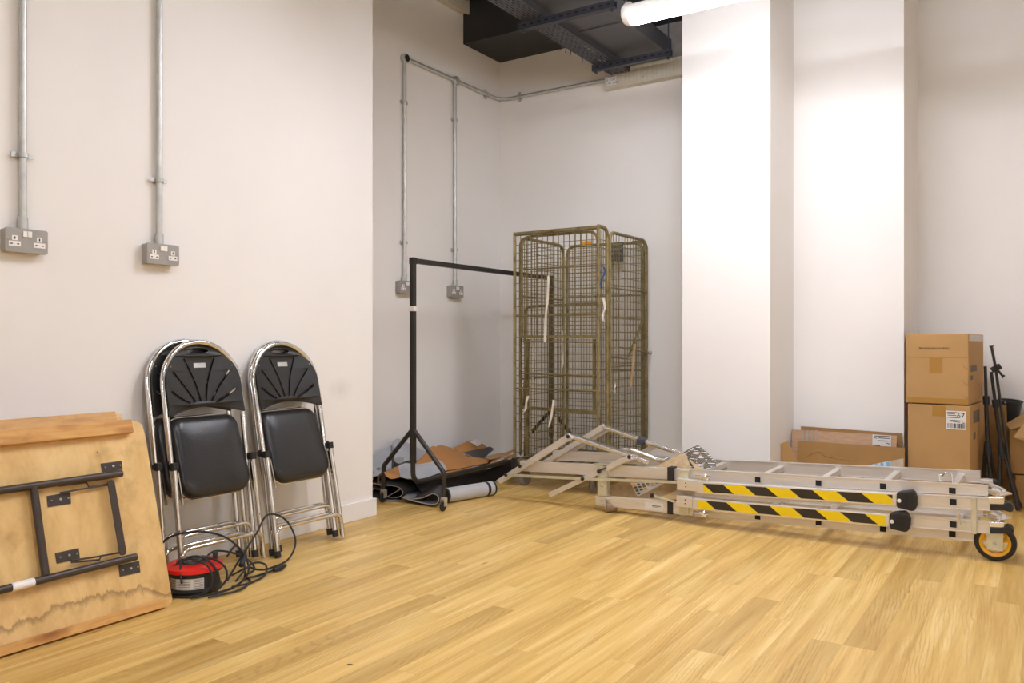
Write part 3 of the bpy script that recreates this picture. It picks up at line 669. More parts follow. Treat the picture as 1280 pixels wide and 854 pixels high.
# ================================================================== FOLDING CHAIRS
def make_chair(label):
    t = thing('folding_chair', label, 'chair', (0, 0, 0), 'folded chairs leaning on the left wall')
    r = 0.0122
    arch = [(-0.172, 0.02, 0.045), (-0.183, 0.012, 0.45), (-0.187, 0.0, 0.70), (-0.187, 0.0, 0.778)]
    arch += [(-0.187 * math.cos(PI * k / 16), 0.0, 0.778 + 0.187 * math.sin(PI * k / 16)) for k in range(1, 16)]
    arch += [(0.187, 0.0, 0.778), (0.187, 0.0, 0.70), (0.183, 0.012, 0.45), (0.172, 0.02, 0.045)]
    bf = MB().tube(arch, r, 12).build('back_frame', 'chrome', t, True)
    for s in (-1, 1):
        MB().tube([(s * 0.1723, 0.02, 0.052), (s * 0.1717, 0.02, 0.022)], 0.0148, 12).build('ferrule', 'rubber', bf, True)
        lg = MB().tube([(s * 0.198, 0.0, 0.012 if s > 0 else 0.02), (s * 0.195, -0.010, 0.25), (s * 0.192, -0.020, 0.47)], 0.0115, 12).build('leg', 'chrome', t, True)
        if s < 0: MB().tube([(s * 0.198, 0.0, 0.03), (s * 0.198, 0.0005, 0.003)], 0.0145, 12).build('ferrule', 'rubber', lg, True)
        cb = MB(); cb.tube([(s * 0.192, -0.0185, 0.44), (s * 0.192, -0.0205, 0.47)], 0.016, 12); cb.box((s * 0.178, -0.03, 0.445), (s * 0.196, 0.014, 0.465))
        cb.build('collar', 'rubber', t, True)
        MB().beam((s * 0.176, -0.022, 0.30), (s * 0.179, -0.018, 0.43), 0.004, 0.014, (0, 1, 0)).build('link_bar', 'chrome', t)
    MB().tube(fillet([(-0.197, -0.003, 0.055), (-0.193, -0.012, 0.125), (0.193, -0.012, 0.125), (0.197, -0.003, 0.055)], 0.05), 0.0085, 10).build('stretcher', 'chrome', t, True)
    MB().tube(fillet([(-0.172, 0.018, 0.10), (-0.170, 0.022, 0.175), (0.170, 0.022, 0.175), (0.172, 0.018, 0.10)], 0.045), 0.0085, 10).build('stretcher', 'chrome', t, True)
    # moulded back shell with a grip hole and six fanned slots cut through
    W = 0.181; outer = []
    for k in range(0, 25):
        a = PI * k / 24; outer.append((W * math.cos(a), 0.778 + W * math.sin(a)))
    outer += [(-W, 0.70), (-W - 0.001, 0.655)]
    for k in range(1, 16):
        x = -W + 2 * W * k / 16; outer.append((x, 0.655 + 0.036 * math.cos(x / W * PI / 2)))
    outer += [(W + 0.001, 0.655), (W, 0.70)]
    holes = [[(0.055 * math.cos(2 * PI * k / 20), 0.928 + 0.011 * math.sin(2 * PI * k / 20)) for k in range(20)]]
    slots3 = []
    for pts in (((0.066, 0.706), (0.112, 0.728), (0.157, 0.757)), ((0.040, 0.712), (0.082, 0.772), (0.138, 0.838)), ((0.013, 0.715), (0.033, 0.80), (0.073, 0.895))):
        for s in (-1, 1):
            ln = smoothline([Vector((s * x, z, 0)) for x, z in pts], 5); L, R_ = [], []
            for i, p in enumerate(ln):
                d = (ln[min(i + 1, len(ln) - 1)] - ln[max(i - 1, 0)]).normalized(); q = Vector((-d.y, d.x, 0)) * 0.0052
                L.append((p + q)); R_.append((p - q))
            e1 = ln[-1] + (ln[-1] - ln[-2]).normalized() * 0.004; e0 = ln[0] - (ln[1] - ln[0]).normalized() * 0.004
            holes.append([(p.x, p.y) for p in [e0] + L + [e1] + R_[::-1]]); slots3.append([e0] + L + [e1] + R_[::-1])
    vs, fs = shape_mesh(outer, holes, 0.005, 0.0012)
    curve = lambda x, z: 0.030 * (1 - (x / W) ** 2) * (1.0 if z > 0.7 else 1.0) - 0.012
    bk = MB().add([(p.x, p.z - 0.004 + curve(p.x, p.y), p.y) for p in vs], fs).build('backrest', 'black_plastic', t, True, sharp=50)
    for sl in slots3: MB().tube([(p.x, curve(p.x, p.y) - 0.0075, p.y) for p in sl], 0.0019, 5, True).build('slot_rim', 'black_plastic', bk, True)
    m = MB(); m.tube([(0.075 * math.cos(PI + PI * k / 12), curve(0.03, 0.9) - 0.0075, 0.925 + 0.03 * math.sin(PI + PI * k / 12)) for k in range(13)], 0.004, 6)
    m.build('grip_rim', 'black_plastic', bk, True); m = MB()
    m.tube([(x / 10 * W, curve(x / 10 * W, .66) - 0.008, 0.658 + 0.036 * math.cos(x / 10 * PI / 2)) for x in range(-10, 11)], 0.006, 6)
    m.build('moulded_rib', 'black_plastic', bk, True)
    y0 = curve(0.0, 0.87) - 0.0075
    MB().box((-0.028, y0 - 0.0035, 0.856), (0.030, y0 + 0.001, 0.876)).build('maker_plate', 'galv', bk)['label'] = 'small silver plate'
    for s in (-1, 1):
        for z in (0.86, 0.70): MB().lathe([(0.003, 0), (0.002, 0.002), (0, 0.002)], (s * (0.150 if z > .8 else .172), curve(0.16, z) - 0.006, z), (0, -1, 0), 8).build('rivet', 'brass', bk)
    # seat pad (folded up flat) on its rim
    def rr(hw0, hw1, z0, z1, rad0, rad1, n=6):
        o = []
        for cx, cz, a0, rd in ((hw1, z1, 0, rad1), (-hw1, z1, 90, rad1), (-hw0, z0, 180, rad0), (hw0, z0, 270, rad0)):
            c_ = (cx - math.copysign(rd, cx), cz - (rd if cz == z1 else -rd))
            for k in range(n + 1): a = math.radians(a0 + 90 * k / n); o.append((c_[0] + rd * math.cos(a), c_[1] + rd * math.sin(a)))
        return o
    base = rr(0.168, 0.162, 0.316, 0.652, 0.07, 0.05); m = MB(); n = len(base); cx, cz = 0, 0.48
    layers = [(1.0, 0.002), (1.0, -0.012), (0.985, -0.024), (0.94, -0.034), (0.82, -0.041), (0.5, -0.045), (0.2, -0.046)]
    vs = []
    tilt = lambda z: (z - 0.34) * 0.14
    for k, y in layers:
        for x, z in base: zz = cz + (z - cz) * k; vs.append((cx + (x - cx) * k, y + tilt(zz), zz))
    fs = []
    for i in range(len(layers) - 1):
        for j in range(n): fs.append((i * n + j, i * n + (j + 1) % n, (i + 1) * n + (j + 1) % n, (i + 1) * n + j))
    fs.append(tuple(range(n))); fs.append(tuple((len(layers) - 1) * n + j for j in range(n)))
    seat = m.add(vs, fs).build('seat', 'black_vinyl', t, True, sharp=60)
    MB().tube([(x * 1.012, 0.001 + tilt(z), cz + (z - cz) * 1.012) for x, z in base], 0.0035, 6, True).build('seat_rim', 'chrome', seat, True)
    return t
def copy_tree(o, parent=None):
    c = o.copy(); COL.objects.link(c)
    if parent: c.parent = parent
    for ch in list(o.children): copy_tree(ch, c)
    return c
def place(o, u, v, vtop, twist=0.0):
    th = math.asin((v - vtop) / 0.97); o.location = (v, u, 0.0); o.rotation_euler = (-th, 0, PI / 2 + twist)
ch = make_chair('black and chrome folded chair, front one of the left pair beside the tables')
chairs = [(ch, 2.172, -2.838, -3.022, 0.0)]
for lab, u, v, vt, tw in (('black and chrome folded chair, rear one of the left pair against the wall', 2.135, -2.895, -3.064, 0.0),
                          ('black and chrome folded chair, front one of the right pair', 2.630, -2.818, -3.036, 0.0),
                          ('black and chrome folded chair, rear one of the right pair against the wall', 2.640, -2.866, -3.065, 0.0)):
    c = copy_tree(ch); c['label'] = lab; chairs.append((c, u, v, vt, tw))
for c, u, v, vt, tw in chairs: place(c, u, v, vt, tw)

# ================================================================== CABLE REEL
rc = Vector((-2.728, 1.945, 0))
reel = thing('cable_reel', 'red and black cable reel with tangled black lead on the floor', 'cable reel', rc)
MB().lathe([(0.0, 0), (0.085, 0), (0.098, 0.008), (0.102, 0.016), (0.092, 0.022), (0.09, 0.07), (0.104, 0.076), (0.106, 0.082), (0, 0.082)], rc + Vector((0, 0, 0.002)), seg=36).build('drum', 'black_plastic', reel, True)
MB().lathe([(0.104, 0.082), (0.107, 0.086), (0.105, 0.098), (0.09, 0.108), (0.07, 0.112), (0.0, 0.112)], rc, seg=36).build('top_disc', 'red', reel, True)
hubp = MB().lathe([(0.062, 0.112), (0.06, 0.117), (0.045, 0.119), (0, 0.119)], rc, seg=28).build('socket_hub', 'black_plastic', reel, True)
for a in (0.4, 2.0, 3.6, 5.2): MB().box(rc + Vector((0.035 * math.cos(a) - 0.01, 0.035 * math.sin(a) - 0.006, 0.118)), rc + Vector((0.035 * math.cos(a) + 0.01, 0.035 * math.sin(a) + 0.006, 0.1205))).build('outlet_flap', 'galv', hubp)
MB().lathe([(0.009, 0), (0.01, 0.025), (0.008, 0.03), (0, 0.03)], rc + Vector((0.035, 0.07, 0.105)), seg=12).build('winding_knob', 'black_plastic', reel, True)
fa = math.atan2(-0.83, 0.55); rows = []
for z in (0.026, 0.066): rows.append([rc + Vector((0.0935 * math.cos(fa - 0.75 + 1.5 * k / 12), 0.0935 * math.sin(fa - 0.75 + 1.5 * k / 12), z)) for k in range(13)])
lb = grid_sheet(rows, 0.0008).build('paper_label', ['white_paper', 'white_paper', 'white_paper'], reel, True)
m = MB()
for i in range(6):
    z = 0.031 + i * 0.006
    for k0, k1 in ((0, 3), (4, 8), (9, 12)):
        m.tube([rc + Vector((0.0946 * math.cos(fa - 0.7 + 1.4 * k / 12), 0.0946 * math.sin(fa - 0.7 + 1.4 * k / 12), z)) for k in range(k0, k1 + 1)], 0.0008, 4)
m.build('small_print', 'grey_ink', lb)
def W(px, py, along): # point in front of / around the reel at a distance along the view axis
    d = _d(px, py); return C0 + d * along
cables = [
 [(-2.82, 1.86, .05), (-2.86, 1.90, .17), (-2.80, 1.98, .205), (-2.76, 2.10, .17), (-2.72, 2.17, .09), (-2.68, 2.16, .025), (-2.62, 2.06, .008), (-2.60, 1.95, .008), (-2.63, 1.86, .008)],
 [(-2.66, 1.845, .06), (-2.70, 1.87, .125), (-2.66, 1.90, .135), (-2.61, 1.93, .10), (-2.60, 1.92, .03), (-2.65, 1.87, .006), (-2.72, 1.83, .006)],
 [(-2.74, 1.85, .10), (-2.70, 1.92, .137), (-2.63, 1.955, .11), (-2.60, 1.96, .04), (-2.64, 1.90, .008)],
 [(-2.70, 1.86, .08), (-2.66, 1.95, .128), (-2.61, 1.99, .10), (-2.595, 1.99, .05), (-2.61, 1.95, .008)],
 [(-2.76, 1.99, .06), (-2.82, 2.10, .10), (-2.80, 2.22, .06), (-2.74, 2.24, .012), (-2.69, 2.15, .008), (-2.62, 2.12, .008), (-2.56, 2.02, .008), (-2.58, 1.90, .008)],
 [(-2.64, 2.03, .03), (-2.72, 2.14, .06), (-2.78, 2.28, .14), (-2.80, 2.36, .205), (-2.78, 2.44, .17), (-2.74, 2.46, .08), (-2.72, 2.40, .015), (-2.70, 2.28, .008), (-2.66, 2.19, .03), (-2.66, 2.14, .05), (-2.68, 2.08, .03)],
 [(-2.68, 2.06, .11), (-2.72, 2.13, .13), (-2.73, 2.17, .09), (-2.70, 2.16, .03), (-2.66, 2.14, .01), (-2.66, 2.26, .008), (-2.69, 2.33, .014), (-2.66, 2.31, .016)],
 [(-2.63, 2.06, .02), (-2.66, 2.16, .06), (-2.65, 2.22, .045), (-2.63, 2.20, .01), (-2.60, 2.10, .008), (-2.60, 2.02, .014)],
]
m = MB()
for c in cables: m.tube(smoothline(c, 8), 0.0042, 7)
m.build('power_lead', 'rubber', reel, True)
MB().tube([(-2.66, 2.335, .014), (-2.655, 2.30, .014), (-2.652, 2.265, .012)], [0.006, 0.013, 0.008], 10).build('plug', 'rubber', reel, True)
MB().tube([(-2.675, 2.12, .06), (-2.70, 2.16, .085)], [0.010, 0.010], 10).build('plug', 'rubber', reel, True)

# ================================================================== CLOTHES RAIL
rv, ru0, ru1 = -3.05, 3.617, 5.186
rail = thing('clothes_rail', 'black wheeled clothes rail with A-shaped legs in the alcove', 'clothes rail', (rv, 4.4, 0))
S = 0.0145
lowz = 0.135; topz = 1.43
def sqbar(m, a, b, s=S, up=(0, 1, 0)): m.beam(a, b, 2 * s, 2 * s, up)
MB().box((rv - S, ru0 - S, 0.25), (rv + S, ru0 + S, topz)).build('upright', 'black_paint', rail, bevel=0.003)
MB().box((rv - S, ru1 - S, 0.25), (rv + S, ru1 + S, topz)).build('upright', 'black_paint', rail, bevel=0.003)
MB().box((rv - S, ru0, topz - 2 * S), (rv + S, ru1, topz)).build('hanging_bar', 'black_paint', rail, bevel=0.003)
MB().tube(fillet([(rv, ru0, 0.30), (rv, ru0, lowz), (rv, ru1, lowz), (rv, ru1, 0.30)], 0.07), 0.0145, 10).build('base_bar', 'black_paint', rail, True)
for u in (ru0, ru1):
    MB().box((rv - S - 0.002, u - S - 0.002, topz - 0.035), (rv + S + 0.002, u + S + 0.002, topz + 0.004)).build('end_cap', 'rubber', rail, bevel=0.002)
    for s in (-1, 1):
        e = rv + s * 0.225
        MB().tube(fillet([(rv + s * 0.012, u, 0.435), (e, u, 0.215), (e, u, 0.075)], 0.05), 0.0135, 10).build('leg', 'black_paint', rail, True)
        f = MB().lathe([(0.006, 0.08), (0.018, 0.078), (0.018, 0.07), (0.01, 0.06)], (e, u, 0), seg=12)
        f.box((e - 0.014, u - 0.014, 0.028), (e - 0.011, u + 0.014, 0.07)); f.box((e + 0.011, u - 0.014, 0.028), (e + 0.014, u + 0.014, 0.07))
        f = f.build('castor', 'galv', rail, True)
        MB().lathe([(0.0, -0.009), (0.02, -0.009), (0.026, -0.005), (0.026, 0.005), (0.02, 0.009), (0, 0.009)], (e, u - 0.008, 0.0265), (1, 0, 0), 18).build('wheel', 'rubber', f, True)
z0 = 0.95 + (427 - 389) / FPX * 4.69; MB().box((rv - S - 0.002, ru0 - S - 0.002, z0 - 0.0), (rv + S + 0.004, ru0 + S + 0.002, z0 + 0.028)).build('tape_label', 'white_paper', rail)['label'] = 'white tape label'

# ================================================================== ROLL CAGE
v0, v1, u0, u1 = -2.925, -2.312, 4.50, 5.15
cage = thing('roll_cage', 'tall olive wire mesh roll cage with four sides on castors', 'roll cage', ((v0 + v1) / 2, (u0 + u1) / 2, 0))
zt, zb = 1.655, 0.20
pr = 0.0105
def panel(name, A, B, zlo, zhi, frame=True, rad=0.07, r=pr, bars=(), nv=12, dz=0.0505, wr=0.0027, bare=False):
    """A, B: (v,u) ends of the panel"""
    A, B = Vector((A[0], A[1], 0)), Vector((B[0], B[1], 0)); Z = lambda p, z: Vector((p.x, p.y, z))
    pf = None
    if frame:
        pf = MB().tube(fillet([Z(A, zlo), Z(A, zhi), Z(B, zhi), Z(B, zlo)], rad), r, 10).build(name, 'olive', cage, True)
    m = MB(); d = (B - A); zz = zhi - 0.004; n = nv; out = Vector((d.y, -d.x, 0)).normalized() * 0.003
    for k in range(1, n):
        p = A.lerp(B, k / n) + out; inset = 0.0
        e = min(k, n - k) / n * d.length
        top = zz - (rad - math.sqrt(max(0, rad * rad - (rad - e) ** 2)) if e < rad else 0)
        m.tube([Z(p, zlo), Z(p, top)], wr, 4)
    z = zlo + 0.02
    while z < zhi - 0.03:
        m.tube([Z(A, z) - out * 0.5, Z(B, z) - out * 0.5], wr, 4); z += dz
    o = m.build('wire_mesh', 'olive', cage); o['kind'] = 'stuff'
    for z in bars: MB().tube([Z(A, z), Z(B, z)], 0.0055, 8).build('cross_bar', 'olive', cage, True)
    return pf
# corner posts and top rail of the near side
for x in (v0, v1): MB().tube([(x, u0, 0.09 if x == v0 else 0.12), (x, u0, zt + 0.012)], pr, 10).build('post', 'olive', cage, True)
MB().tube([(v0, u0, zt), (v1, u0, zt)], 0.0135, 10).build('top_rail', 'olive', cage, True)
z2p = lambda py, px=695: PU(px, py, u0).z
panel('near_frame', (v0 + 0.045, u0 + 0.016), (v1 - 0.012, u0 + 0.016), z2p(421), zt - 0.02, True, 0.07, 0.0085, (z2p(334.5),), 14)
panel('gate_frame', (v0, u0 + 0.01), (v1, u0 + 0.01), 0.2, zt - 0.005, False, 0.0, 0.008, (z2p(394),), 15)
MB().box((v0 + 0.03, u0 + 0.006, z2p(422.5)), (v1 - 0.012, u0 + 0.022, z2p(419))).build('gate_rail', 'olive', cage)
MB().tube(fillet([(v0 + 0.06, u0 + 0.03, z2p(430)), (v0 + 0.06, u0 + 0.03, z2p(382)), (v1 - 0.02, u0 + 0.03, z2p(381))], 0.05), 0.009, 8).build('gate_frame', 'olive', cage, True)
for py in (427, 468): MB().tube([(v0 + 0.055, u0 + 0.012, z2p(py)), (v1 - 0.012, u0 + 0.012, z2p(py + 1))], 0.006, 8).build('cross_bar', 'olive', cage, True)
MB().tube([(v0, u0 - 0.004, z2p(485.5, 650)), (v1, u0 - 0.004, z2p(489, 745))], 0.0055, 8).build('cross_bar', 'olive', cage, True)
MB().beam((v0 + 0.03, u0 + 0.02, z2p(510, 655)), (v1 - 0.01, u0 + 0.02, z2p(516.5, 742)), 0.014, 0.02).build('gate_rail', 'olive', cage)
MB().beam((v0 + 0.045, u0 + 0.03, z2p(510, 650)), (v0 + 0.09, u0 + 0.03, z2p(424, 656)), 0.012, 0.02, (0, 1, 0)).build('gate_stile', 'olive', cage)
MB().box((v0 + 0.06, u0 + 0.03, 0.2), (v0 + 0.085, u0 + 0.045, z2p(424))).build('gate_stile', 'olive', cage)
MB().box((v1 - 0.045, u0 + 0.015, z2p(516)), (v1 - 0.03, u0 + 0.03, z2p(424))).build('gate_stile', 'olive', cage)
# right side: narrow hinged strip, then the side panel
MB().tube(fillet([(v1, u0, zt + 0.008), (v1, u0 + 0.125, zt + 0.008), (v1, u0 + 0.125, 0.18)], 0.07), 0.012, 10).build('side_frame', 'olive', cage, True)
m = MB()
for k in (0.035, 0.07, 0.1): m.tube([(v1, u0 + k, 0.2), (v1, u0 + k, zt - 0.01)], 0.0027, 4)
z = 0.22
while z < zt - 0.05: m.tube([(v1 - 0.002, u0, z), (v1 - 0.002, u0 + 0.125, z)], 0.0027, 4); z += 0.0505
m.build('wire_mesh', 'olive', cage)['kind'] = 'stuff'
panel('side_frame', (v1 + 0.006, u0 + 0.15), (v1 + 0.006, u1 + 0.05), zb - 0.02, zt - 0.012, True, 0.06, 0.0105, (1.29, 0.79, 1.10), 13)
MB().tube(fillet([(v1 + 0.004, u1 + 0.066, 0.16), (v1 + 0.004, u1 + 0.066, zt - 0.014), (v1 - 0.1, u1 + 0.062, zt - 0.014)], 0.06), 0.0105, 10).build('post', 'olive', cage, True)
panel('back_frame', (v0 + 0.03, u1 - 0.002), (v1 - 0.02, u1 + 0.06), zb, zt - 0.02, True, 0.07, 0.0105, (1.27, 0.75), 13, 0.053)
panel('side_frame', (v0 + 0.006, u0 + 0.06), (v0 + 0.006, u1 - 0.02), zb, zt - 0.015, True, 0.07, 0.0105, (1.25, 0.70), 13, 0.053)
for z in (1.42, 0.80): MB().box((v1 - 0.012, u0 + 0.13, z), (v1 + 0.014, u0 + 0.146, z + 0.05)).build('hinge', 'olive', cage, bevel=0.003)
# latch arms on the side panel
q = lambda px, py, o=0.016: PV(px, py, v1 + o)
for a, b in (((803, 402), (786, 446)), ((775.5, 434.5), (811, 441)), ((765, 447), (786, 449))):
    MB().beam(q(*a), q(*b), 0.008, 0.016, (1, 0, 0)).build('latch_arm', 'olive', cage)
MB().lathe([(0.012, 0), (0.014, 0.01), (0.01, 0.02), (0, 0.022)], q(811, 441), (1, 0, 0), 10).build('latch_knob', 'galv', cage, True)
# plate with raised ribs on the back panel
p0, p1 = PU(758, 304, u1 - 0.01), PU(779, 327, u1 - 0.01)
pl = MB().box((p0.x, u1 - 0.012, p1.z), (p1.x, u1 - 0.006, p0.z)).build('sign_plate', 'tray', cage); pl['label'] = 'dark ribbed metal plate'
for k in range(4): MB().box((p0.x + 0.01, u1 - 0.0145, p1.z + 0.02 + k * 0.032), (p1.x - 0.01, u1 - 0.012, p1.z + 0.032 + k * 0.032)).build('rib', 'olive', pl)
# base
bz = 0.13
m = MB(); m.box((v0, u0 - 0.01, bz), (v1, u0 + 0.025, bz + 0.05)); m.box((v0, u1 - 0.02, bz), (v1, u1 + 0.01, bz + 0.05)); m.box((v0 - 0.01, u0, bz), (v0 + 0.025, u1, bz + 0.05)); m.box((v1 - 0.025, u0, bz), (v1 + 0.01, u1, bz + 0.05))
m.build('base_frame', 'olive', cage, bevel=0.003)
for k in range(1, 9): MB().box((v0 + k * 0.068, u0, bz + 0.02), (v0 + k * 0.068 + 0.03, u1, bz + 0.03)).build('base_slat', 'olive', cage)
for x, y in ((v0 + 0.045, u0 + 0.05), (v1 - 0.045, u0 + 0.05), (v0 + 0.045, u1 - 0.05), (v1 - 0.045, u1 - 0.05)):
    f = MB(); f.lathe([(0.03, 0.13), (0.03, 0.115), (0.02, 0.105)], (x, y, 0), seg=12); f.box((x - 0.018, y - 0.02, 0.04), (x - 0.015, y + 0.02, 0.11)); f.box((x + 0.015, y - 0.02, 0.04), (x + 0.018, y + 0.02, 0.11))
    f = f.build('castor', 'olive', cage)
    MB().lathe([(0.0, -0.012), (0.02, -0.013), (0.035, -0.012), (0.048, -0.008), (0.05, 0), (0.048, 0.008), (0.035, 0.012), (0.02, 0.013), (0, 0.012)], (x, y, 0.05), (0.9, -0.43, 0), 22).build('wheel', simple('grey_rubber_wheel', (120, 112, 104), 0.6) if x == v0 + 0.045 and y == u0 + 0.05 else bpy.data.materials['grey_rubber_wheel'], f, True)
MB().box((v0 - 0.018, u0 - 0.018, 0.07), (v0 + 0.025, u0 + 0.03, 0.185)).build('corner_buffer', 'rubber', cage, bevel=0.006)

# straps and rags tied to the cage
def ribbon(px, u, wpx, mat_, label, th=0.0015):
    pts = smoothline([PU(x, y, u) for x, y in px], 4); rows = [[p + Vector((-wpx * 0.0025, 0, 0)) for p in pts], [p + Vector((wpx * 0.0025, 0.004 * math.sin(i), 0)) for i, p in enumerate(pts)]]
    o = grid_sheet(rows, th).build('strap', [mat_] * 3, None, True); return tag(o, label, 'strap', 'straps and ties on the roll cage')
ribbon([(685, 345), (685.5, 355), (684, 375), (682, 400), (681, 428)], u0 - 0.02, 3.4, 'webbing', 'longest cream strap hanging near the middle of the upper gate')
ribbon([(664, 417), (667, 422), (667, 445), (666, 470), (664, 500), (663, 530), (665, 556)], u0 + 0.06, 2.6, 'webbing', 'cream strap trailing down the left inside of the cage')
ribbon([(692, 500), (691, 508), (689, 520), (686, 534)], u0 - 0.02, 3.2, 'webbing', 'short cream strap tied low in the middle of the cage')
ribbon([(660, 495), (658, 503), (657, 511), (655, 515)], u0 - 0.02, 3.0, 'webbing', 'short cream strap knotted low at the left of the cage')
ribbon([(692, 408), (697, 411), (703, 416), (704, 440), (703, 458), (701, 462)], u0 + 0.08, 2.4, 'webbing', 'thin cream strap crossing in the centre of the cage')
ribbon([(695, 518), (694, 540), (694, 560)], u0 + 0.06, 2.4, 'webbing', 'cream strap trailing to the base in the middle of the cage')
ribbon([(754, 372), (756, 385), (753, 395), (755, 402)], u0 - 0.02, 2.6, 'webbing', 'cream rag tied to the near right post of the cage')
ribbon([(768.5, 480), (768, 486), (768, 491)], PV(768, 485, v1 + 0.022).y, 2.4, 'webbing', 'short cream tie beside the double posts of the cage')
ribbon([(752, 333), (755, 334), (756, 341), (752, 350), (751, 356), (752, 360)], u0 + 0.02, 2.2, 'blue_cord', 'blue cord knotted beside the near right post of the cage')
o = grid_sheet([[PV(792, 430, v1 + 0.025), PV(791, 445, v1 + 0.025), PV(789, 470, v1 + 0.025), PV(788, 484, v1 + 0.025)], [PV(795, 430, v1 + 0.025), PV(794, 445, v1 + 0.025), PV(791.5, 470, v1 + 0.025), PV(789.5, 484, v1 + 0.025)]], 0.002).build('strap', ['tan_webbing'] * 3)
tag(o, 'tan strap hanging from the latch on the right side', 'strap', 'straps and ties on the roll cage')
p0, p1 = PU(727, 302, u1 - 0.004), PU(737.5, 307, u1 - 0.004)
MB().box((p0.x, u1 - 0.01, p1.z), (p1.x, u1 + 0.016, p0.z)).build('tape_wrap', 'orange_tape', cage)['label'] = 'orange tape round the back top rail'

# ================================================================== OFFCUTS PILE
def sheet(name, A, B, mats, label, cat, th=0.003, n=6, m=6, sag=0.0, wob=0.0, grp=None):
    o = ruled(A, B, th, n, m, sag, wob).build(name, mats, None, True, sharp=60); return tag(o, label, cat, grp)
G = ['grey_vinyl', 'mid_vinyl', 'vinyl_edge']; K = ['dark_vinyl', 'dark_vinyl', 'vinyl_edge']; B_ = ['card_orange'] * 3
GV, GC = 'vinyl offcuts heaped in the alcove', 'card offcuts heaped in the alcove'
sheet('vinyl_offcut', [PV(455, 573, -3.52), PV(470, 567, -3.52), PV(482, 560, -3.52), PV(490, 557, -3.52)], [PV(455, 598, -3.44), PV(468, 596, -3.42), PV(480, 592, -3.42), PV(489, 588, -3.42)], ['mid_vinyl', 'mid_vinyl', 'vinyl_edge'], 'mid grey vinyl sheet propped at the far left of the heap', 'vinyl', grp=GV)
sheet('vinyl_offcut', [PV(490, 560, -3.50), PV(492, 552, -3.50), PV(498, 549, -3.50), PV(512, 555, -3.50), PV(528, 563, -3.50), PV(540, 568, -3.50)], [PV(494, 581, -3.40), PV(497, 582, -3.38), PV(504, 578, -3.38), PV(515, 576, -3.38), PV(530, 577, -3.38), PV(541, 577, -3.38)], G, 'light grey vinyl sheet standing with rounded top behind the rail legs', 'vinyl', grp=GV)
rg = [PV(512 + 18 * math.cos(a), 577.5 + 6 * math.sin(a), -3.3) + Vector((0.05 * math.sin(a), 0, 0)) for a in [2 * PI * k / 12 for k in range(10)]]
sheet('vinyl_offcut', rg, [p + Vector((0, 0.0, -0.035)) for p in rg], ['dark_vinyl', 'mid_vinyl', 'vinyl_edge'], 'dark grey vinyl curled into an open ring in the heap', 'vinyl', grp=GV)
sheet('vinyl_offcut', [PV(506, 579.5, -3.24), PV(520, 581, -3.22), PV(535, 579, -3.22), PV(546, 576, -3.22)], [PV(499, 596, -3.17), PV(511, 599, -3.13), PV(530, 598, -3.11), PV(559, 588, -3.11)], G, 'pale grey vinyl flap folded across behind the near upright', 'vinyl', sag=-0.02, grp=GV)
tag(ruled([PV(506, 579.5, -3.24), PV(499, 582, -3.22), PV(496.5, 588, -3.20), PV(499, 596, -3.17)], [PV(512, 579.5, -3.22), PV(508, 587, -3.19), PV(509, 594, -3.16), PV(511, 599, -3.13)], 0.003).build('vinyl_offcut', G, None, True), 'pale grey vinyl curl at the left end of the folded flap', 'vinyl', GV)
sheet('vinyl_offcut', [PU(474, 585, 3.74), PU(468, 588, 3.74), PU(468.5, 594, 3.74), PU(465, 601, 3.74), PU(465, 607, 3.74), PU(470, 611, 3.74), PU(477, 611, 3.74)], [PU(492, 576, 4.0), PU(487, 579, 4.0), PU(486, 585, 4.0), PU(483, 594, 4.0), PU(482, 602, 4.0), PU(486, 606, 4.0), PU(492, 606, 4.0)], G, 'light grey vinyl strip folded in an S at the left of the heap', 'vinyl', 0.004, grp=GV)
sheet('vinyl_offcut', [PU(458, 590, 3.70), PU(464, 588, 3.70), PU(467.5, 592, 3.70), PU(466, 600, 3.70), PU(462, 606, 3.70), PU(458, 607, 3.70)], [PU(472, 585, 3.95), PU(476, 584, 3.95), PU(478, 586, 3.95), PU(478, 592, 3.95), PU(475, 599, 3.95), PU(472, 599, 3.95)], K, 'dark vinyl curl behind the wall corner in the heap', 'vinyl', grp=GV)
sheet('card_offcut', [PV(480, 591, -3.22), PV(489, 587, -3.22), PV(498, 583, -3.22)], [PV(482, 595, -3.14), PV(489, 599, -3.12), PV(500, 597, -3.12)], B_, 'small orange brown card curl between rail leg and vinyl flap', 'card', grp=GC)
sheet('card_offcut', [PU(476, 592, 3.72), PU(473, 597, 3.72), PU(473, 603, 3.72), PU(477, 609, 3.72)], [PU(482, 588, 3.95), PU(480, 594, 3.95), PU(480, 601, 3.95), PU(484, 606, 3.95)], B_, 'narrow orange brown card strip bent behind the left rail leg', 'card', 0.004, grp=GC)
sheet('card_offcut', [PV(519, 581.5, -3.30), PV(538, 560, -3.36), PV(545, 559, -3.36), PV(551, 557, -3.36), PV(565, 561, -3.36), PV(585, 569.5, -3.34), PV(617, 576.5, -3.25)], [PV(521, 582, -3.28), PV(540, 579, -3.24), PV(549, 581, -3.2), PV(557, 588, -3.17), PV(570, 587, -3.17), PV(590, 583, -3.18), PV(616, 578, -3.22)], B_, 'large orange brown card sheet with peaked top in the middle of the heap', 'card', sag=-0.01, grp=GC)
c2_ = sheet('card_offcut', [PV(567, 560, -3.46), PV(580, 554, -3.46), PV(588, 551, -3.46), PV(598, 552, -3.46), PV(608, 559, -3.44)], [PV(574, 566, -3.38), PV(583, 566.5, -3.38), PV(592, 565, -3.38), PV(600, 562.5, -3.38), PV(609, 560, -3.42)], B_, 'orange brown card with a white label behind the large card sheet', 'card', grp=GC)
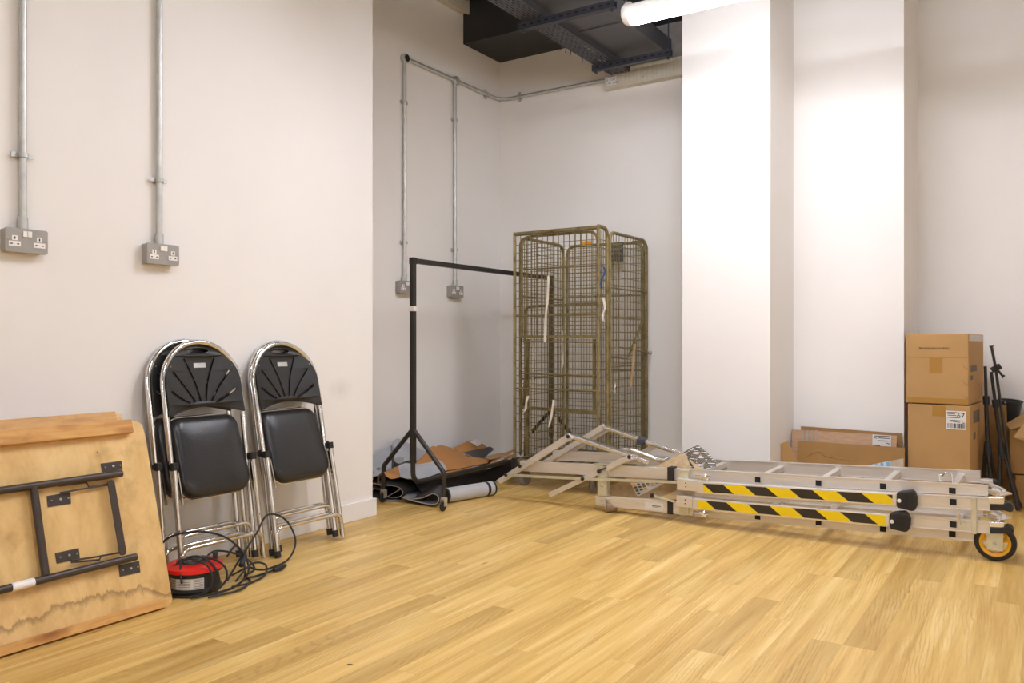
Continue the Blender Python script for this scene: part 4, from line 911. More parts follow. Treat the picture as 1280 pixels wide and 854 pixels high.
MB().prism([PV(587, 552.5, -3.395), PV(596, 549.5, -3.40), PV(603.5, 553.5, -3.395), PV(597, 558.5, -3.39)], (-0.002, 0, 0.001)).build('paper_label', 'white_paper', c2_)
sheet('vinyl_offcut', [PV(578, 566.5, -3.36), PV(590, 563.5, -3.36), PV(604, 561, -3.36), PV(612, 559, -3.36), PV(617.5, 562, -3.34)], [PV(584, 569, -3.30), PV(592, 572, -3.30), PV(600, 572.5, -3.30), PV(607, 571, -3.30), PV(611, 568, -3.30)], ['mid_vinyl', 'dark_vinyl', 'vinyl_edge'], 'dark grey vinyl curl with lifted tip right of the labelled card', 'vinyl', grp=GV)
sheet('card_offcut', [PV(606, 573, -3.28), PV(620, 568, -3.28), PV(632, 566, -3.28), PV(641.5, 562.5, -3.28)], [PV(612, 575, -3.2), PV(625, 572, -3.2), PV(636, 569, -3.2), PV(641, 565, -3.26)], ['card', 'card', 'vinyl_edge'], 'thin tan card with a lifted corner near the roll cage', 'card', grp=GC)
sheet('card_offcut', [PV(616, 577, -3.2), PV(625, 574, -3.2), PV(635, 571, -3.2), PV(642, 569, -3.2)], [PV(612, 581, -3.1), PV(622, 577.5, -3.1), PV(633, 574, -3.1), PV(643, 571.5, -3.1)], B_, 'flat orange brown card strip lying next to the roll cage foot', 'card', 0.006, grp=GC)
MB().prism([PV(621, 577.5, -3.085), PV(630, 574.2, -3.085), PV(630, 572.6, -3.085), PV(621, 575.8, -3.085)], (-0.002, 0, 0)).build('paper_slip', 'white_paper'); tag(bpy.data.objects['paper_slip'], 'small white paper slip on the card next to the roll cage', 'paper')
sheet('card_offcut', [PV(548, 594, -3.14), PV(562, 590, -3.14), PV(575, 588, -3.14), PV(588, 585, -3.14)], [PV(549, 597, -3.12), PV(563, 593.5, -3.12), PV(576, 591, -3.12), PV(589, 588, -3.12)], B_, 'narrow orange card edge with white labels above the black film', 'card', 0.008, grp=GC)
MB().prism([PV(557, 595, -3.105), PV(578, 590, -3.105), PV(578, 587.5, -3.105), PV(557, 592, -3.105)], (-0.002, 0, 0)).build('paper_slip', 'white_paper'); tag(bpy.data.objects['paper_slip.001'], 'white paper strip on the narrow card edge in the heap', 'paper')
sheet('vinyl_offcut', [PV(584, 588, -3.14), PV(591, 584, -3.14), PV(599, 583, -3.14), PV(608, 585, -3.14), PV(614, 584.5, -3.14)], [PV(586, 588.5, -3.10), PV(593, 586, -3.10), PV(600, 586, -3.10), PV(607, 587, -3.10), PV(613, 586, -3.10)], G, 'thin wavy grey vinyl strip above the black film', 'vinyl', grp=GV)
# black film bundle lying under everything
rows = []; rr = random.Random(11)
for i in range(15):
    s = i / 14; cu_, cv_ = 3.80 + s * 1.04, -3.33 + 0.02 * s; hw = 0.185 - 0.01 * s; hz = 0.135 + 0.015 * math.sin(5 * s)
    row = []
    for j in range(17):
        a = PI * j / 16
        x = cv_ + hw * math.cos(a) * (1 + 0.06 * math.sin(7 * a + 3 * s)); z = hz * math.sin(a) ** 0.8 * (1 + 0.10 * math.sin(11 * a + 4 * s)) + 0.001
        row.append(Vector((x, cu_, z)))
    rows.append(row)
tag(grid_sheet(rows, 0.002).build('plastic_film', ['black_film'] * 3, None, True, sharp=70), 'crumpled black plastic film bundle under the offcuts', 'film')
# rolled vinyl and flat folds on the floor
a_, b_ = Vector((-2.95, 3.80, 0.045)), Vector((-2.865, 4.14, 0.045))
roll = thing('vinyl_roll', 'pale grey vinyl roll with black end bands on the floor', 'vinyl roll', (a_ + b_) / 2 - Vector((0, 0, 0.045)))
ax = (b_ - a_).normalized()
MB().tube([a_, b_], 0.043, 20).build('roll_body', 'grey_vinyl', roll, True)
MB().tube([b_ - ax * 0.055, b_ - ax * 0.035], 0.0438, 20).build('band', 'rubber', roll, True)
MB().tube([b_ - ax * 0.0005, b_ + ax * 0.012], 0.0438, 20).build('band', 'rubber', roll, True)
MB().tube([a_ - ax * 0.012, a_ + ax * 0.0005], 0.0435, 20).build('band', 'rubber', roll, True)
m = MB(); m.tube([a_ - ax * 0.013 + Vector((math.cos(k * 0.5), 0, math.sin(k * 0.5))) * (0.006 + k * 0.0009) for k in range(40)], 0.0012, 4); m.build('spiral_edge', 'vinyl_edge', roll)
up = 0.0
def flo(px, py, u): return PU(px, py, u)
prof = [(462, 603), (478, 606), (490, 607), (499, 609.5), (503.5, 614.5), (502, 620), (496, 622.5), (484, 621.5), (492, 616), (500, 611.5)]
A = [PU(x, y, 3.70) for x, y in prof]
for p in A: p.z = max(p.z, 0.004)
sheet('vinyl_offcut', A, [p + Vector((-0.06, 0.42, 0)) for p in A], K, 'dark vinyl sheet folded in a loop at floor level by the left castor', 'vinyl', 0.004, grp=GV)
prof = [(503, 622), (515, 625.5), (530, 629), (541, 630.5), (547, 628), (547.5, 622), (543, 618), (537, 619), (528, 623), (517, 624)]
A = [PU(x, y, 3.66) for x, y in prof]
for p in A: p.z = max(p.z, 0.003)
sheet('vinyl_offcut', A, [p + Vector((-0.14, 0.26, 0)) for p in A], ['mid_vinyl', 'dark_vinyl', 'vinyl_edge'], 'grey vinyl sheet folded flat on the floor between the castors', 'vinyl', 0.004, grp=GV)
sheet('vinyl_offcut', [PZ(455, 619, 0.012), PZ(475, 624, 0.010), PZ(500, 626, 0.010)], [PZ(462, 604, 0.015), PZ(480, 606, 0.015), PZ(505, 608, 0.015)], K, 'flat dark vinyl sheet on the floor left of the castor', 'vinyl', 0.004, grp=GV)

# ================================================================== ALUMINIUM TOWER (folded flat)
uN, uF = 4.10, 4.53
tw = thing('folding_tower', 'folded aluminium ladder tower with hazard striped stabiliser bars, lying flat', 'ladder', (-1.0, 4.3, 0))
def slab(pts, u, d, name, mt, parent=None, bevel=0.0, label=None):
    o = MB().prism([PU(x, y, u) for x, y in pts], (0, d, 0)).build(name, mt, parent or tw, bevel=bevel)
    if label: o['label'] = label
    return o
def stile(l, r, u, name='stile', d=0.025, flange=0.004):
    """l, r = (px, ytop, ybottom); a channel section with lips"""
    a0, a1 = PU(l[0], l[1], u), PU(l[0], l[2], u); b0, b1 = PU(r[0], r[1], u), PU(r[0], r[2], u)
    m = MB(); m.prism([a0, b0, b1, a1], (0, 0.004, 0)); s = Vector((0, -0.004, 0))
    fz = Vector((0, 0, -flange)); m.prism([a0 + s, b0 + s, b0 + fz + s, a0 + fz + s], (0, d, 0)); m.prism([a1 + s, b1 + s, b1 - fz + s, a1 - fz + s], (0, d, 0))
    return m.build(name, 'aluminium', tw)
# upper ladder (A), lower ladder (D)
stile((857, 586.5, 601), (1235, 607, 620.5), uN); stile((893, 574.5, 588), (1225.5, 589, 604), uF)
stile((866, 634, 645), (1237, 665, 679), uN); stile((860, 620, 634), (1226, 646, 660), uF)
holes = [947.5, 1023.5, 1104, 1190.5]
zA, zD = [], []
for i, (px, ya, yd) in enumerate(((872, 594, 640), (947.5, 599.8, 646), (1023.5, 604, 653), (1104, 608, 661), (1190.5, 613.5, 667.5))):
    for y in (ya, yd):
        p = PU(px, y, uN)
        if px > 890 : MB().box((p.x - 0.017, uN - 0.0052, p.z - 0.017), (p.x + 0.017, uN - 0.0045, p.z + 0.017)).build('rung_socket', 'aluminium', tw)
        if px > 890 : MB().box((p.x - 0.0135, uN - 0.0062, p.z - 0.0135), (p.x + 0.0135, uN - 0.005, p.z + 0.0135)).build('rung_opening', 'hole', tw)
        MB().box((p.x - 0.0145, uN + 0.004, p.z - 0.0145), (p.x + 0.0145, uF + 0.002, p.z + 0.0145)).build('rung', 'aluminium', tw, bevel=0.002)
# outer frames (B, C) to the right with their rubber feet, and rails behind the hazard bars
stile((868, 606, 622), (1243, 622.5, 639), uN - 0.035, 'outer_stile'); stile((868, 623, 638), (1243, 652.5, 668), uN - 0.035, 'outer_stile')
stile((880, 592, 605), (1229, 606, 619), uF + 0.03, 'outer_stile'); stile((880, 610, 622), (1229, 632, 645), uF + 0.03, 'outer_stile')
for y in (627.5, 655.5):
    p = PU(1191.5, y, uN - 0.035)
    MB().box((p.x - 0.017, uN - 0.0402, p.z - 0.017), (p.x + 0.017, uN - 0.0395, p.z + 0.017)).build('rung_socket', 'aluminium', tw)
    MB().box((p.x - 0.0135, uN - 0.0412, p.z - 0.0135), (p.x + 0.0135, uN - 0.0398, p.z + 0.0135)).build('rung_opening', 'hole', tw)
    for px in (947.5, 1023.5, 1104, 1190.5):
        q = PU(px, y, uN - 0.035)
        if abs(px - 1190.5) < 1: MB().box((q.x - 0.0145, uN - 0.03, p.z - 0.0145), (q.x + 0.0145, uN, p.z + 0.0145)).build('rung_stub', 'aluminium', tw)
for y0, y1, e0, e1 in ((619.5, 631.5, 632.5, 640), (650.5, 660.5, 661, 672)):
    slab([(1235, y0 + 2.5), (1255.6, y0 + 2.5), (1255.6, y1), (1236, y1 - 1)], uN - 0.044, 0.05, 'end_fitting', 'alu_tube', None, 0.003)
    slab([(1237, y1 - 0.5), (1254, y1 - 1), (1258.5, y1 - 3), (1264, y1 - 2), (1267.5, y1 + 4), (1265.5, y1 + 8.5), (1262, y1 + 9), (1255, y1 + 7), (1237.5, y1 + 7)], uN - 0.048, 0.06, 'rubber_foot', 'rubber', None, 0.003)
# hazard bars with rubber feet
uH = uN - 0.075
for nm, l, r, h0, h1, foot in (('upper', (871.5, 602.2, 617), (1121, 617, 633.3), 879, 1115.5, [(1120.5, 616.5), (1126, 615), (1140, 613.5), (1143.5, 616), (1146, 624), (1145.5, 633), (1143.5, 639), (1139, 639.3), (1121, 635)]),
                               ('lower', (865.8, 622.7, 637), (1112, 643.2, 659.3), 871.5, 1107.5, [(1112, 642.5), (1118, 641), (1131, 640), (1134.5, 643), (1137.5, 650), (1137, 659), (1134.5, 665), (1130, 665.6), (1112, 661.5)])):
    bar = slab([(l[0], l[1]), (r[0], r[1]), (r[0], r[2]), (l[0], l[2])], uH, 0.028, 'stabiliser_bar', 'aluminium', None, 0.003)
    f = lambda px, k: (l[k] + (r[k] - l[k]) * (px - l[0]) / (r[0] - l[0]))
    hx = 904 if nm == 'upper' else 908
    pa, pb_ = PU(hx, f(hx, 1) + 2.2, uH), PU(1100, f(1100, 1) + 2.2, uH); MAT['hazard'] = hazard_mat('hazard_tape_' + nm, pa.x, pa.z, pb_.x, pb_.z)
    slab([(h0, f(h0, 1) + 2.2), (h1, f(h1, 1) + 2.2), (h1, f(h1, 2) - 2.2), (h0, f(h0, 2) - 2.2)], uH - 0.0012, 0.0012, 'hazard_tape', 'hazard', bar, 0, 'yellow and black striped tape')
    ft = slab(foot, uH - 0.008, 0.045, 'rubber_foot', 'rubber', None, 0.006)
    sx, sy = ((1124, 626.2) if nm == 'upper' else (1114.8, 652.3))
    MB().lathe([(0.009, 0), (0.008, 0.003), (0.003, 0.004), (0.003, 0.002), (0, 0.002)], PU(sx, sy, uH - 0.0085), (0, -1, 0), 12).build('screw', 'white_plastic', ft, True)
    m = MB()
    for k in range(5):
        qx = foot[0][0] + 6 + k * 3.2; m.tube([PU(qx, foot[0][1] + 3, uH - 0.009), PU(qx + 0.3, foot[0][1] + 18, uH - 0.009)], 0.0018, 5)
    m.build('tread_rib', 'rubber', ft, True)
    # pivot bracket at the left end of the bar
    q = ((846, 598.5), (873, 602), (872, 615), (846, 612.5)) if nm == 'upper' else ((845.4, 619.5), (865.5, 621), (865.5, 635.5), (845.4, 633.5))
    br = slab(q, uH + 0.004, 0.05, 'pivot_bracket', 'aluminium', None, 0.002)
    for k in (0.33, 0.66):
        cx = q[0][0] + 11; cy = q[0][1] + 1 + (q[3][1] - q[0][1]) * k
        MB().lathe([(0.0035, 0), (0.003, 0.002), (0, 0.002)], PU(cx, cy, uH + 0.004), (0, -1, 0), 8).build('rivet', 'hole', br)
    y = 588 if nm == 'upper' else 633.6
    slab([(849, y), (860.5, y + 0.5), (860.5, y + 11), (849, y + 10.5)], uN - 0.03, 0.06, 'clip', 'zinc', None, 0.002)
    # star knob
    kx, ky = (882, 596.5) if nm == 'upper' else (880, 643)
    kb = MB(); c = PU(kx, ky, uH + 0.01); kb.tube([c + Vector((-0.055, 0, 0.004)), c + Vector((-0.01, 0, 0.002))], [0.008, 0.006], 8)
    for a in (0.3, 1.6, 2.8, 4.1, 5.3): kb.tube([c, c + Vector((0.026 * math.cos(a), 0.0, 0.018 * math.sin(a)))], [0.012, 0.007], 8)
    kb.build('clamp_knob', 'alu_tube', tw, True)
# strap, hook, rung clip at the right end
slab([(1214, 622), (1220.6, 622.3), (1220.6, 668), (1214, 667.5)], uN - 0.046, 0.005, 'lock_strap', 'zinc', None, 0.001)
MB().tube(smoothline([PU(1198.5, 638, uN - 0.05), PU(1199.5, 645, uN - 0.05), PU(1199, 652, uN - 0.05), PU(1201.5, 656, uN - 0.05)], 5), 0.0035, 8).build('hook_rod', 'alu_tube', tw, True)
MB().lathe([(0.014, 0), (0.014, 0.004), (0, 0.005)], PU(1203, 657, uN - 0.042), (0, -1, 0), 14).build('hook_washer', 'zinc', tw, True)
MB().tube(smoothline([PU(1176, 603, uN + .15), PU(1173.5, 592, uN + .25), PU(1178, 595, uN + .25), PU(1181, 590.8, uN + .25), PU(1187, 590.8, uN + .25), PU(1190, 594, uN + .2), PU(1191, 603, uN + .15)], 5), 0.004, 8).build('rung_clip', 'alu_tube', tw, True)
# far right fittings
slab([(1225.6, 599.5), (1241, 600.5), (1241, 605.5), (1225.6, 605)], uF - 0.02, 0.05, 'end_fitting', 'aluminium', None, 0.002)
MB().lathe([(0.0, -0.012), (0.012, -0.012), (0.018, -0.008), (0.018, 0.008), (0.012, 0.012), (0, 0.012)], PU(1243, 604, uF), (0, 1, 0), 16).build('roller', 'rubber', tw, True)
for y in (617, 648):
    m = MB(); a = PU(1236, y - 3, uN + 0.06); b = PU(1247, y + 1, uN + 0.02); m.tube([a, b], 0.012, 8); m.tube([a + Vector((0, 0.12, 0.01)), b + Vector((0.02, 0.1, 0))], 0.011, 8); m.beam(a + Vector((0, .05, 0)), b + Vector((.03, .06, -.01)), 0.1, 0.006)
    m.build('hinge_fitting', 'alu_tube', tw, True)
# wheels at the right end
def big_wheel(c, parent):
    wl = MB().lathe([(0.060, -0.017), (0.070, -0.018), (0.079, -0.012), (0.0815, 0), (0.079, 0.012), (0.070, 0.018), (0.060, 0.017), (0.060, -0.017)], c, (0, 1, 0), 36).build('tyre', 'rubber', parent, True)
    m = MB(); m.lathe([(0.047, -0.012), (0.0605, -0.017), (0.0605, 0.017), (0.047, 0.012), (0.047, -0.012)], c, (0, 1, 0), 32); m.lathe([(0.0, -0.016), (0.018, -0.016), (0.018, 0.016), (0, 0.016)], c, (0, 1, 0), 16)
    for k in range(5):
        a = 2 * PI * k / 5 + 0.3; m.beam(c + Vector((0.012 * math.cos(a), 0, 0.012 * math.sin(a))), c + Vector((0.048 * math.cos(a), 0, 0.048 * math.sin(a))), 0.016, 0.014, (0, 1, 0))
    m.build('wheel_hub', 'yellow', parent, True)
wc = PU(1244, 677, uN); wc.z = 0.082
for cc, uu in ((wc, uN),):
    br = MB().obox(cc + Vector((0.0, -0.026, 0.012)), (0.030, 0, 0), (0, 0.002, 0), (0, 0, 0.042)); br.obox(cc + Vector((0.0, 0.026, 0.012)), (0.030, 0, 0), (0, 0.002, 0), (0, 0, 0.042)); br.obox(cc + Vector((-0.05, 0.0, 0.052)), (0.08, 0, 0), (0, 0.027, 0), (0, 0, 0.004))
    br = br.build('wheel_bracket', 'zinc', tw)
    MB().lathe([(0.009, 0), (0.007, 0.005), (0, 0.005)], cc + Vector((0, -0.028, 0)), (0, -1, 0), 10).build('axle', 'galv', br, True)
    big_wheel(cc, tw)
# left end: long beams
def lbeam(pts, u, d=0.03, name='rail_beam'): return slab(pts, u, d, name, 'aluminium', None, 0.002)
lbeam([(649.3, 576.3), (746, 581), (860, 587), (860, 601), (735, 594.5), (651, 589)], uN)
lbeam([(744, 619.8), (866, 629), (866, 645), (744, 631.7)], uN - 0.02)
uL = 4.435
lbeam([(690.4, 563), (770, 567), (860, 571.7), (860, 584.5), (762, 579), (690.4, 575.6)], uL)
lbeam([(776, 601), (880, 611), (880, 622), (776, 612)], uL)
slab([(746.7, 581), (758.2, 581.5), (758.2, 620.5), (746.7, 620)], uN - 0.03, 0.04, 'upright_bracket', 'zinc', None, 0.002)
slab([(743, 580), (760, 581), (760, 583), (743, 582)], uN - 0.03, 0.12, 'upright_bracket', 'zinc')
MB().lathe([(0.011, 0), (0.009, 0.004), (0, 0.004)], PU(752, 607, uN - 0.031), (0, -1, 0), 12).build('bolt', 'galv', tw, True)
for y in (584.3, 626.5): slab([(834, y), (841, y + 0.5), (841, y + 17), (834, y + 16.3)], uN - 0.024, 0.058, 'rubber_strap', 'rubber', None, 0.001)
lab = slab([(806.6, 627.3), (829, 629.4), (829, 639), (806.6, 636.6)], uN - 0.0212, 0.001, 'paper_label', 'white_paper')
m = MB()
for k in range(3): m.box(PU(815, 632.6 + k * 1.3, uN - 0.022), PU(826 - 3 * k, 633.1 + k * 1.3, uN - 0.0218))
m.build('small_print', 'ink', lab)
MB().lathe([(0.004, 0), (0.003, 0.003), (0, 0.003)], PU(752, 626.5, uN - 0.021), (0, -1, 0), 8).build('rivet', 'hole', tw)
slab([(747, 630), (758, 630.8), (758, 632.8), (747, 632)], uN - 0.028, 0.01, 'clip', 'zinc')
# folding arms
slab([(620, 600.7), (709.7, 542), (715.5, 548.5), (625, 605.2)], uN - 0.03, 0.022, 'folding_arm', 'aluminium', None, 0.002)
slab([(684.6, 616.6), (783, 570), (790, 574.3), (687, 622)], uN - 0.03, 0.022, 'folding_arm', 'aluminium', None, 0.002)
slab([(628, 605), (640, 598), (652, 593), (651, 597), (634, 603.5)], uN + 0.0, 0.12, 'arm_foot', 'card_orange') if False else None
slab([(633, 592.3), (728, 597.2), (847, 601.5), (847, 605), (728, 600.6), (633, 595.7)], uN - 0.042, 0.006, 'link_bar', 'zinc', None, 0.001)
for x, y in ((649.9, 582.9), (632.5, 593.8), (710, 545.9), (748.5, 589.6), (728.3, 598.7), (786.6, 571.4)):
    MB().lathe([(0.011, 0), (0.011, 0.005), (0.006, 0.009), (0, 0.009)], PU(x, y, uN - 0.040), (0, -1, 0), 12).build('pivot_bolt', 'rubber', tw, True)
slab([(672, 580), (752.5, 530.5), (759.5, 534.5), (679, 583)], uL - 0.02, 0.02, 'folding_arm', 'aluminium', None, 0.002)
slab([(690, 574), (757, 535), (763, 538), (697, 578)], uL + 0.02, 0.015, 'folding_arm', 'aluminium', None, 0.002)
slab([(776, 577), (817, 555), (823, 558.5), (786, 579)], uL - 0.02, 0.02, 'folding_arm', 'aluminium', None, 0.002)
MB().lathe([(0.009, 0), (0.007, 0.005), (0, 0.005)], PU(753.5, 533.5, uL - 0.021), (0, -1, 0), 10).build('pivot_bolt', 'galv', tw, True)
MB().lathe([(0.011, 0), (0.008, 0.005), (0, 0.005)], PU(694.5, 568.8, uL - 0.001), (0, -1, 0), 10).build('pivot_bolt', 'galv', tw, True)
# tubes of the folded handrail
MB().tube([PU(713, 545, uN + 0.01), PU(783, 568.5, uN + 0.01)], 0.0165, 14).build('handrail', 'alu_tube', tw, True)
MB().tube([PU(783, 568.5, uN + 0.01), PU(811, 579, uN + 0.01)], 0.0125, 14).build('handrail_end', 'alu_tube', tw, True)
m = MB()
for k in (0.25, 0.5, 0.75): c = PU(783, 568.5, uN + 0.01).lerp(PU(811, 579, uN + 0.01), k); m.lathe([(0.0165, -0.002), (0.0165, 0.002)], c, PU(811, 579, uN + 0.01) - PU(783, 568.5, uN + 0.01), 12)
m.build('spring_clip', 'galv', tw, True)
MB().tube([PU(756, 534.5, uL - 0.04), PU(847, 566, uL - 0.04)], 0.0145, 14).build('handrail', 'alu_tube', tw, True)
c = PU(803, 551, uL - 0.04); d = (PU(847, 566, uL - 0.04) - PU(756, 534.5, uL - 0.04)).normalized()
m = MB(); m.tube([c - d * 0.022, c + d * 0.022], 0.024, 12); m.box(c + Vector((-0.02, -0.04, -0.02)), c + Vector((0.012, 0.0, 0.012))); m.build('tube_clamp', 'tray', tw, True)
MB().tube(smoothline([PU(778, 565.5, uN + .12), PU(779.5, 562.8, uN + .12), PU(787, 562.3, uN + .12), PU(800, 566.5, uN + .13), PU(815, 572, uN + .14), PU(822, 575, uN + .15), PU(829, 576.3, uN + .18), PU(836, 573, uN + 0.22)], 6), 0.0125, 12).build('handrail', 'alu_tube', tw, True)
slab([(823, 576.5), (848, 564.5), (851, 567), (829, 579)], uN + 0.24, 0.02, 'flat_bar', 'aluminium', None, 0.001)
# small lower link
MB().tube([PU(815.5, 619.5, uN - 0.03), PU(844, 627.5, uN - 0.03)], 0.007, 8).build('link_bar', 'zinc', tw, True)
MB().lathe([(0.012, 0), (0.012, 0.01), (0, 0.01)], PU(815.5, 619.5, uN - 0.036), (0, -1, 0), 10).build('pivot_bolt', 'rubber', tw, True)
# left castor, swivelled
cx = PU(768, 640, uN - 0.01)
MAT['taupe'] = simple('taupe_rubber', (150, 126, 100), 0.55)
wa = Vector((0.80, 0.55, 0.12)).normalized(); wcn = PU(764, 640, 4.10); wcn.z = 0.0325
pf_ = wa.cross(Vector((0, 0, 1))).normalized()
f = MB()
for sg in (-1, 1): f.obox(wcn + wa * 0.034 * sg + Vector((0, 0, 0.018)), wa * 0.0018, pf_ * 0.02, Vector((0, 0, 0.03)))
f.obox(wcn + Vector((0, 0, 0.046)), wa * 0.036, pf_ * 0.02, Vector((0, 0, 0.002)))
f = f.build('castor', 'zinc', tw, bevel=0.001)
MB().lathe([(0.0, -0.03), (0.024, -0.03), (0.0295, -0.026), (0.031, 0), (0.0295, 0.026), (0.024, 0.03), (0, 0.03)], wcn, wa, 24).build('wheel', 'taupe', f, True)
MB().tube([wcn + wa * 0.034, wcn + wa * 0.062], 0.011, 10).build('axle_nut', 'chrome', f, True)
MB().lathe([(0.0, -0.02), (0.034, -0.02), (0.045, -0.016), (0.0475, 0), (0.045, 0.016), (0.034, 0.02), (0, 0.02)], Vector((wcn.x, uL - 0.06, 0.0475)), (0.6, 0.8, 0), 20).build('wheel', 'rubber', tw, True)
# platform board with its warning label, showing below the near rail
pb = MB().prism([PU(758, 615, uN + 0.12), PU(772, 604, uN + 0.12), PU(800, 588, uN + 0.12), PU(848, 588, uN + 0.12), PU(870, 604, uN + 0.12), PU(846, 613, uN + 0.12), PU(832, 619.5, uN + 0.12), PU(815, 623.5, uN + 0.12), PU(790, 622, uN + 0.12), PU(762, 620, uN + 0.12)], (0, 0.02, 0.004)).build('platform_board', 'hardboard', tw, bevel=0.003)
pls = MB().prism([PU(788, 604, uN + 0.1185), PU(832, 603, uN + 0.1185), PU(826, 607, uN + 0.1185), PU(797, 621, uN + 0.1185)], (0, 0.001, 0)).build('warning_label', 'white_paper', pb); pls['label'] = 'white sheet of small warning pictograms'
m = MB(); m2 = MB()
e0, e1, e2 = PU(789, 604.3, uN + 0.1178), PU(830, 603.4, uN + 0.1178), PU(797, 620, uN + 0.1178)
for i in range(7):
    for j in range(4):
        a, b = (i + 0.12) / 7, (j + 0.12) / 4; a2, b2 = (i + 0.8) / 7, (j + 0.78) / 4
        if b2 > 1.05 - a * 0.85 and j > 0: continue
        k = 1 - 0.0 * a; q = lambda s_, t_: e0 + (e1 - e0) * s_ + (e2 - e0) * t_ * (1 - 0.8 * s_)
        (m2 if (i + j) % 4 == 0 else m).prism([q(a, b), q(a2, b), q(a2, b2), q(a, b2)], (0, 0.0004, 0))
m.build('pictogram_print', 'grey_ink', pls)['kind'] = 'stuff'; m2.build('pictogram_print', 'yellow', pls)['kind'] = 'stuff'

# folded anti-slip mat lying in the ladder
ub_m = uN + 0.17
def mrow(pts): return [PU(x, y, u) for x, y, u in pts]
mat_rows = [mrow([(864, 586.5, 4.16), (872, 587, 4.16), (882, 587, 4.16), (893, 586.5, 4.16)]),
            mrow([(860, 577, 4.20), (869, 577, 4.19), (880, 578, 4.19), (895, 579, 4.21)]),
            mrow([(855, 570, 4.25), (864, 568, 4.24), (878, 569, 4.24), (889, 571, 4.27)]),
            mrow([(852, 567, 4.30), (862, 562, 4.30), (872, 558, 4.30), (881, 563, 4.32)]),
            mrow([(856, 568, 4.42), (864, 563, 4.42), (873, 560, 4.42), (880, 566, 4.42)]),
            mrow([(856, 585, 4.48), (864, 585, 4.48), (873, 585, 4.48), (884, 585, 4.48)])]
mt = thing('folded_mat', 'brown mat folded in the ladder, tread side with white dashes outward', 'mat', (-1.6, 4.3, 0.3))
rowsS = [smoothline(r, 4) for r in mat_rows]; cols = list(zip(*rowsS)); cols = [smoothline(c, 4) for c in cols]
rowsS = [list(r) for r in zip(*cols)]
rj = random.Random(4)
for r in rowsS:
    for p in r: p.z += rj.uniform(-0.002, 0.002)
grid_sheet(rowsS, 0.004).build('tread_face', ['tread'] * 3, mt, True, sharp=25)
bk_rows = [mrow([(816, 586, 4.15), (832, 587, 4.15), (848, 587, 4.15), (865, 587, 4.15)]),
           mrow([(824, 581, 4.17), (836, 579, 4.17), (849, 579, 4.17), (862, 580, 4.17)]),
           mrow([(836, 575, 4.20), (843, 571.5, 4.20), (852, 571, 4.20), (859.5, 573, 4.20)]),
           mrow([(846, 570, 4.24), (850, 568, 4.24), (854, 567.5, 4.24), (858, 569, 4.24)])]
rowsS = [smoothline(r, 4) for r in bk_rows]
grid_sheet(rowsS, 0.004).build('backing_face', ['hardboard'] * 3, mt, True)['label'] = 'plain brown backing of the mat'
grid_sheet([mrow([(861, 574, 4.18), (866, 582, 4.15), (869, 587, 4.13)]), mrow([(863, 575, 4.18), (873, 583, 4.15), (881, 587, 4.13)])], 0.003).build('turned_edge', ['hardboard'] * 3, mt, True)

# ================================================================== CARDBOARD FLATS
def flat(pts, u, d, mt_, label, grp=GC + ' '):
    """cardboard sheet leaning back: pts are (px, py) read on plane u, lower edge carried to the floor"""
    top0, top1 = PU(*pts[0], u), PU(*pts[1], u)
    f0 = Vector((top0.x + (pts[2] if len(pts) > 2 else 0), u - d, 0.003)); f1 = Vector((top1.x, u - d, 0.003))
    t_ = (top0 - f0).normalized(); n = Vector((1, 0, 0)).cross(t_).normalized() * -0.006
    o = MB().prism([f0, f1, top1, top0], n).build('cardboard_sheet', mt_, bevel=0.0008); return tag(o, label, 'cardboard', 'flattened cardboard leaning by the pier')
flat([(1001, 533), (1128, 542)], UB - 0.03, 0.02, 'card_dark', 'brown cardboard sheet at the back against the wall')
fp = flat([(990, 537), (1121, 545)], UB - 0.075, 0.03, 'card_pink', 'pinkish taped cardboard sheet with a white shipping label')
yy = UB - 0.0835
lb = MB().prism([PU(1090.5, 543.2, yy), PU(1114, 544.8, yy), PU(1114, 558.5, yy), PU(1090.5, 557, yy)], (0, 0.003, 0)).build('shipping_label', 'white_paper', fp)
m = MB()
for x0, x1, y in ((1093, 1112, 544.7), (1093, 1096, 547), (1098, 1112, 547.2), (1097, 1110, 550.5), (1108, 1112, 554), (1092, 1100, 556.2)): m.prism([PU(x0, y, yy - .001), PU(x1, y + 0.8, yy - .001), PU(x1, y + 1.7, yy - .001), PU(x0, y + 0.9, yy - .001)], (0, 0.0006, 0))
m.build('small_print', 'ink', lb)
m = MB()
for x in (1002, 1008, 1014, 1019): m.prism([PU(x, 538, yy), PU(x + 3, 538.2, yy), PU(x + 3, 556, yy), PU(x, 556, yy)], (0, 0.002, 0))
m.build('packing_tape', 'silver_tape', fp)
flat([(997, 551), (1131, 560)], UB - 0.16, 0.05, 'card_dark', 'brown cardboard sheet in front with a curved crease')
yy = UB - 0.1685
m = MB().tube(smoothline([PU(x, y, yy - 0.006) for x, y in ((1003, 577), (1011, 569), (1020, 564.5), (1027, 565), (1031, 570), (1050, 573.5), (1072, 576))], 5), 0.0016, 5)
m.build('crease', 'card', bpy.data.objects['cardboard_sheet.002'])
o = MB().prism([PU(966, 559, 4.98), PU(984.5, 552, 4.98), PU(997, 577, 4.98), PU(1003, 590, 4.98), PU(981, 590, 4.98)], (0.0, 0.006, 0.002)).build('cardboard_sheet', 'card'); tag(o, 'tan cardboard flap slanting beside the column', 'cardboard', 'flattened cardboard leaning by the pier')
wb = thing('paper_box', 'white box end with blue stripes behind the ladder', 'box', PU(1098, 600, 4.85))
p = [PU(1080, 583, 4.85), PU(1111.5, 576.5, 4.85), PU(1113, 600, 4.85), PU(1083, 604, 4.85)]
for q_ in p[2:]: q_.z = 0.002
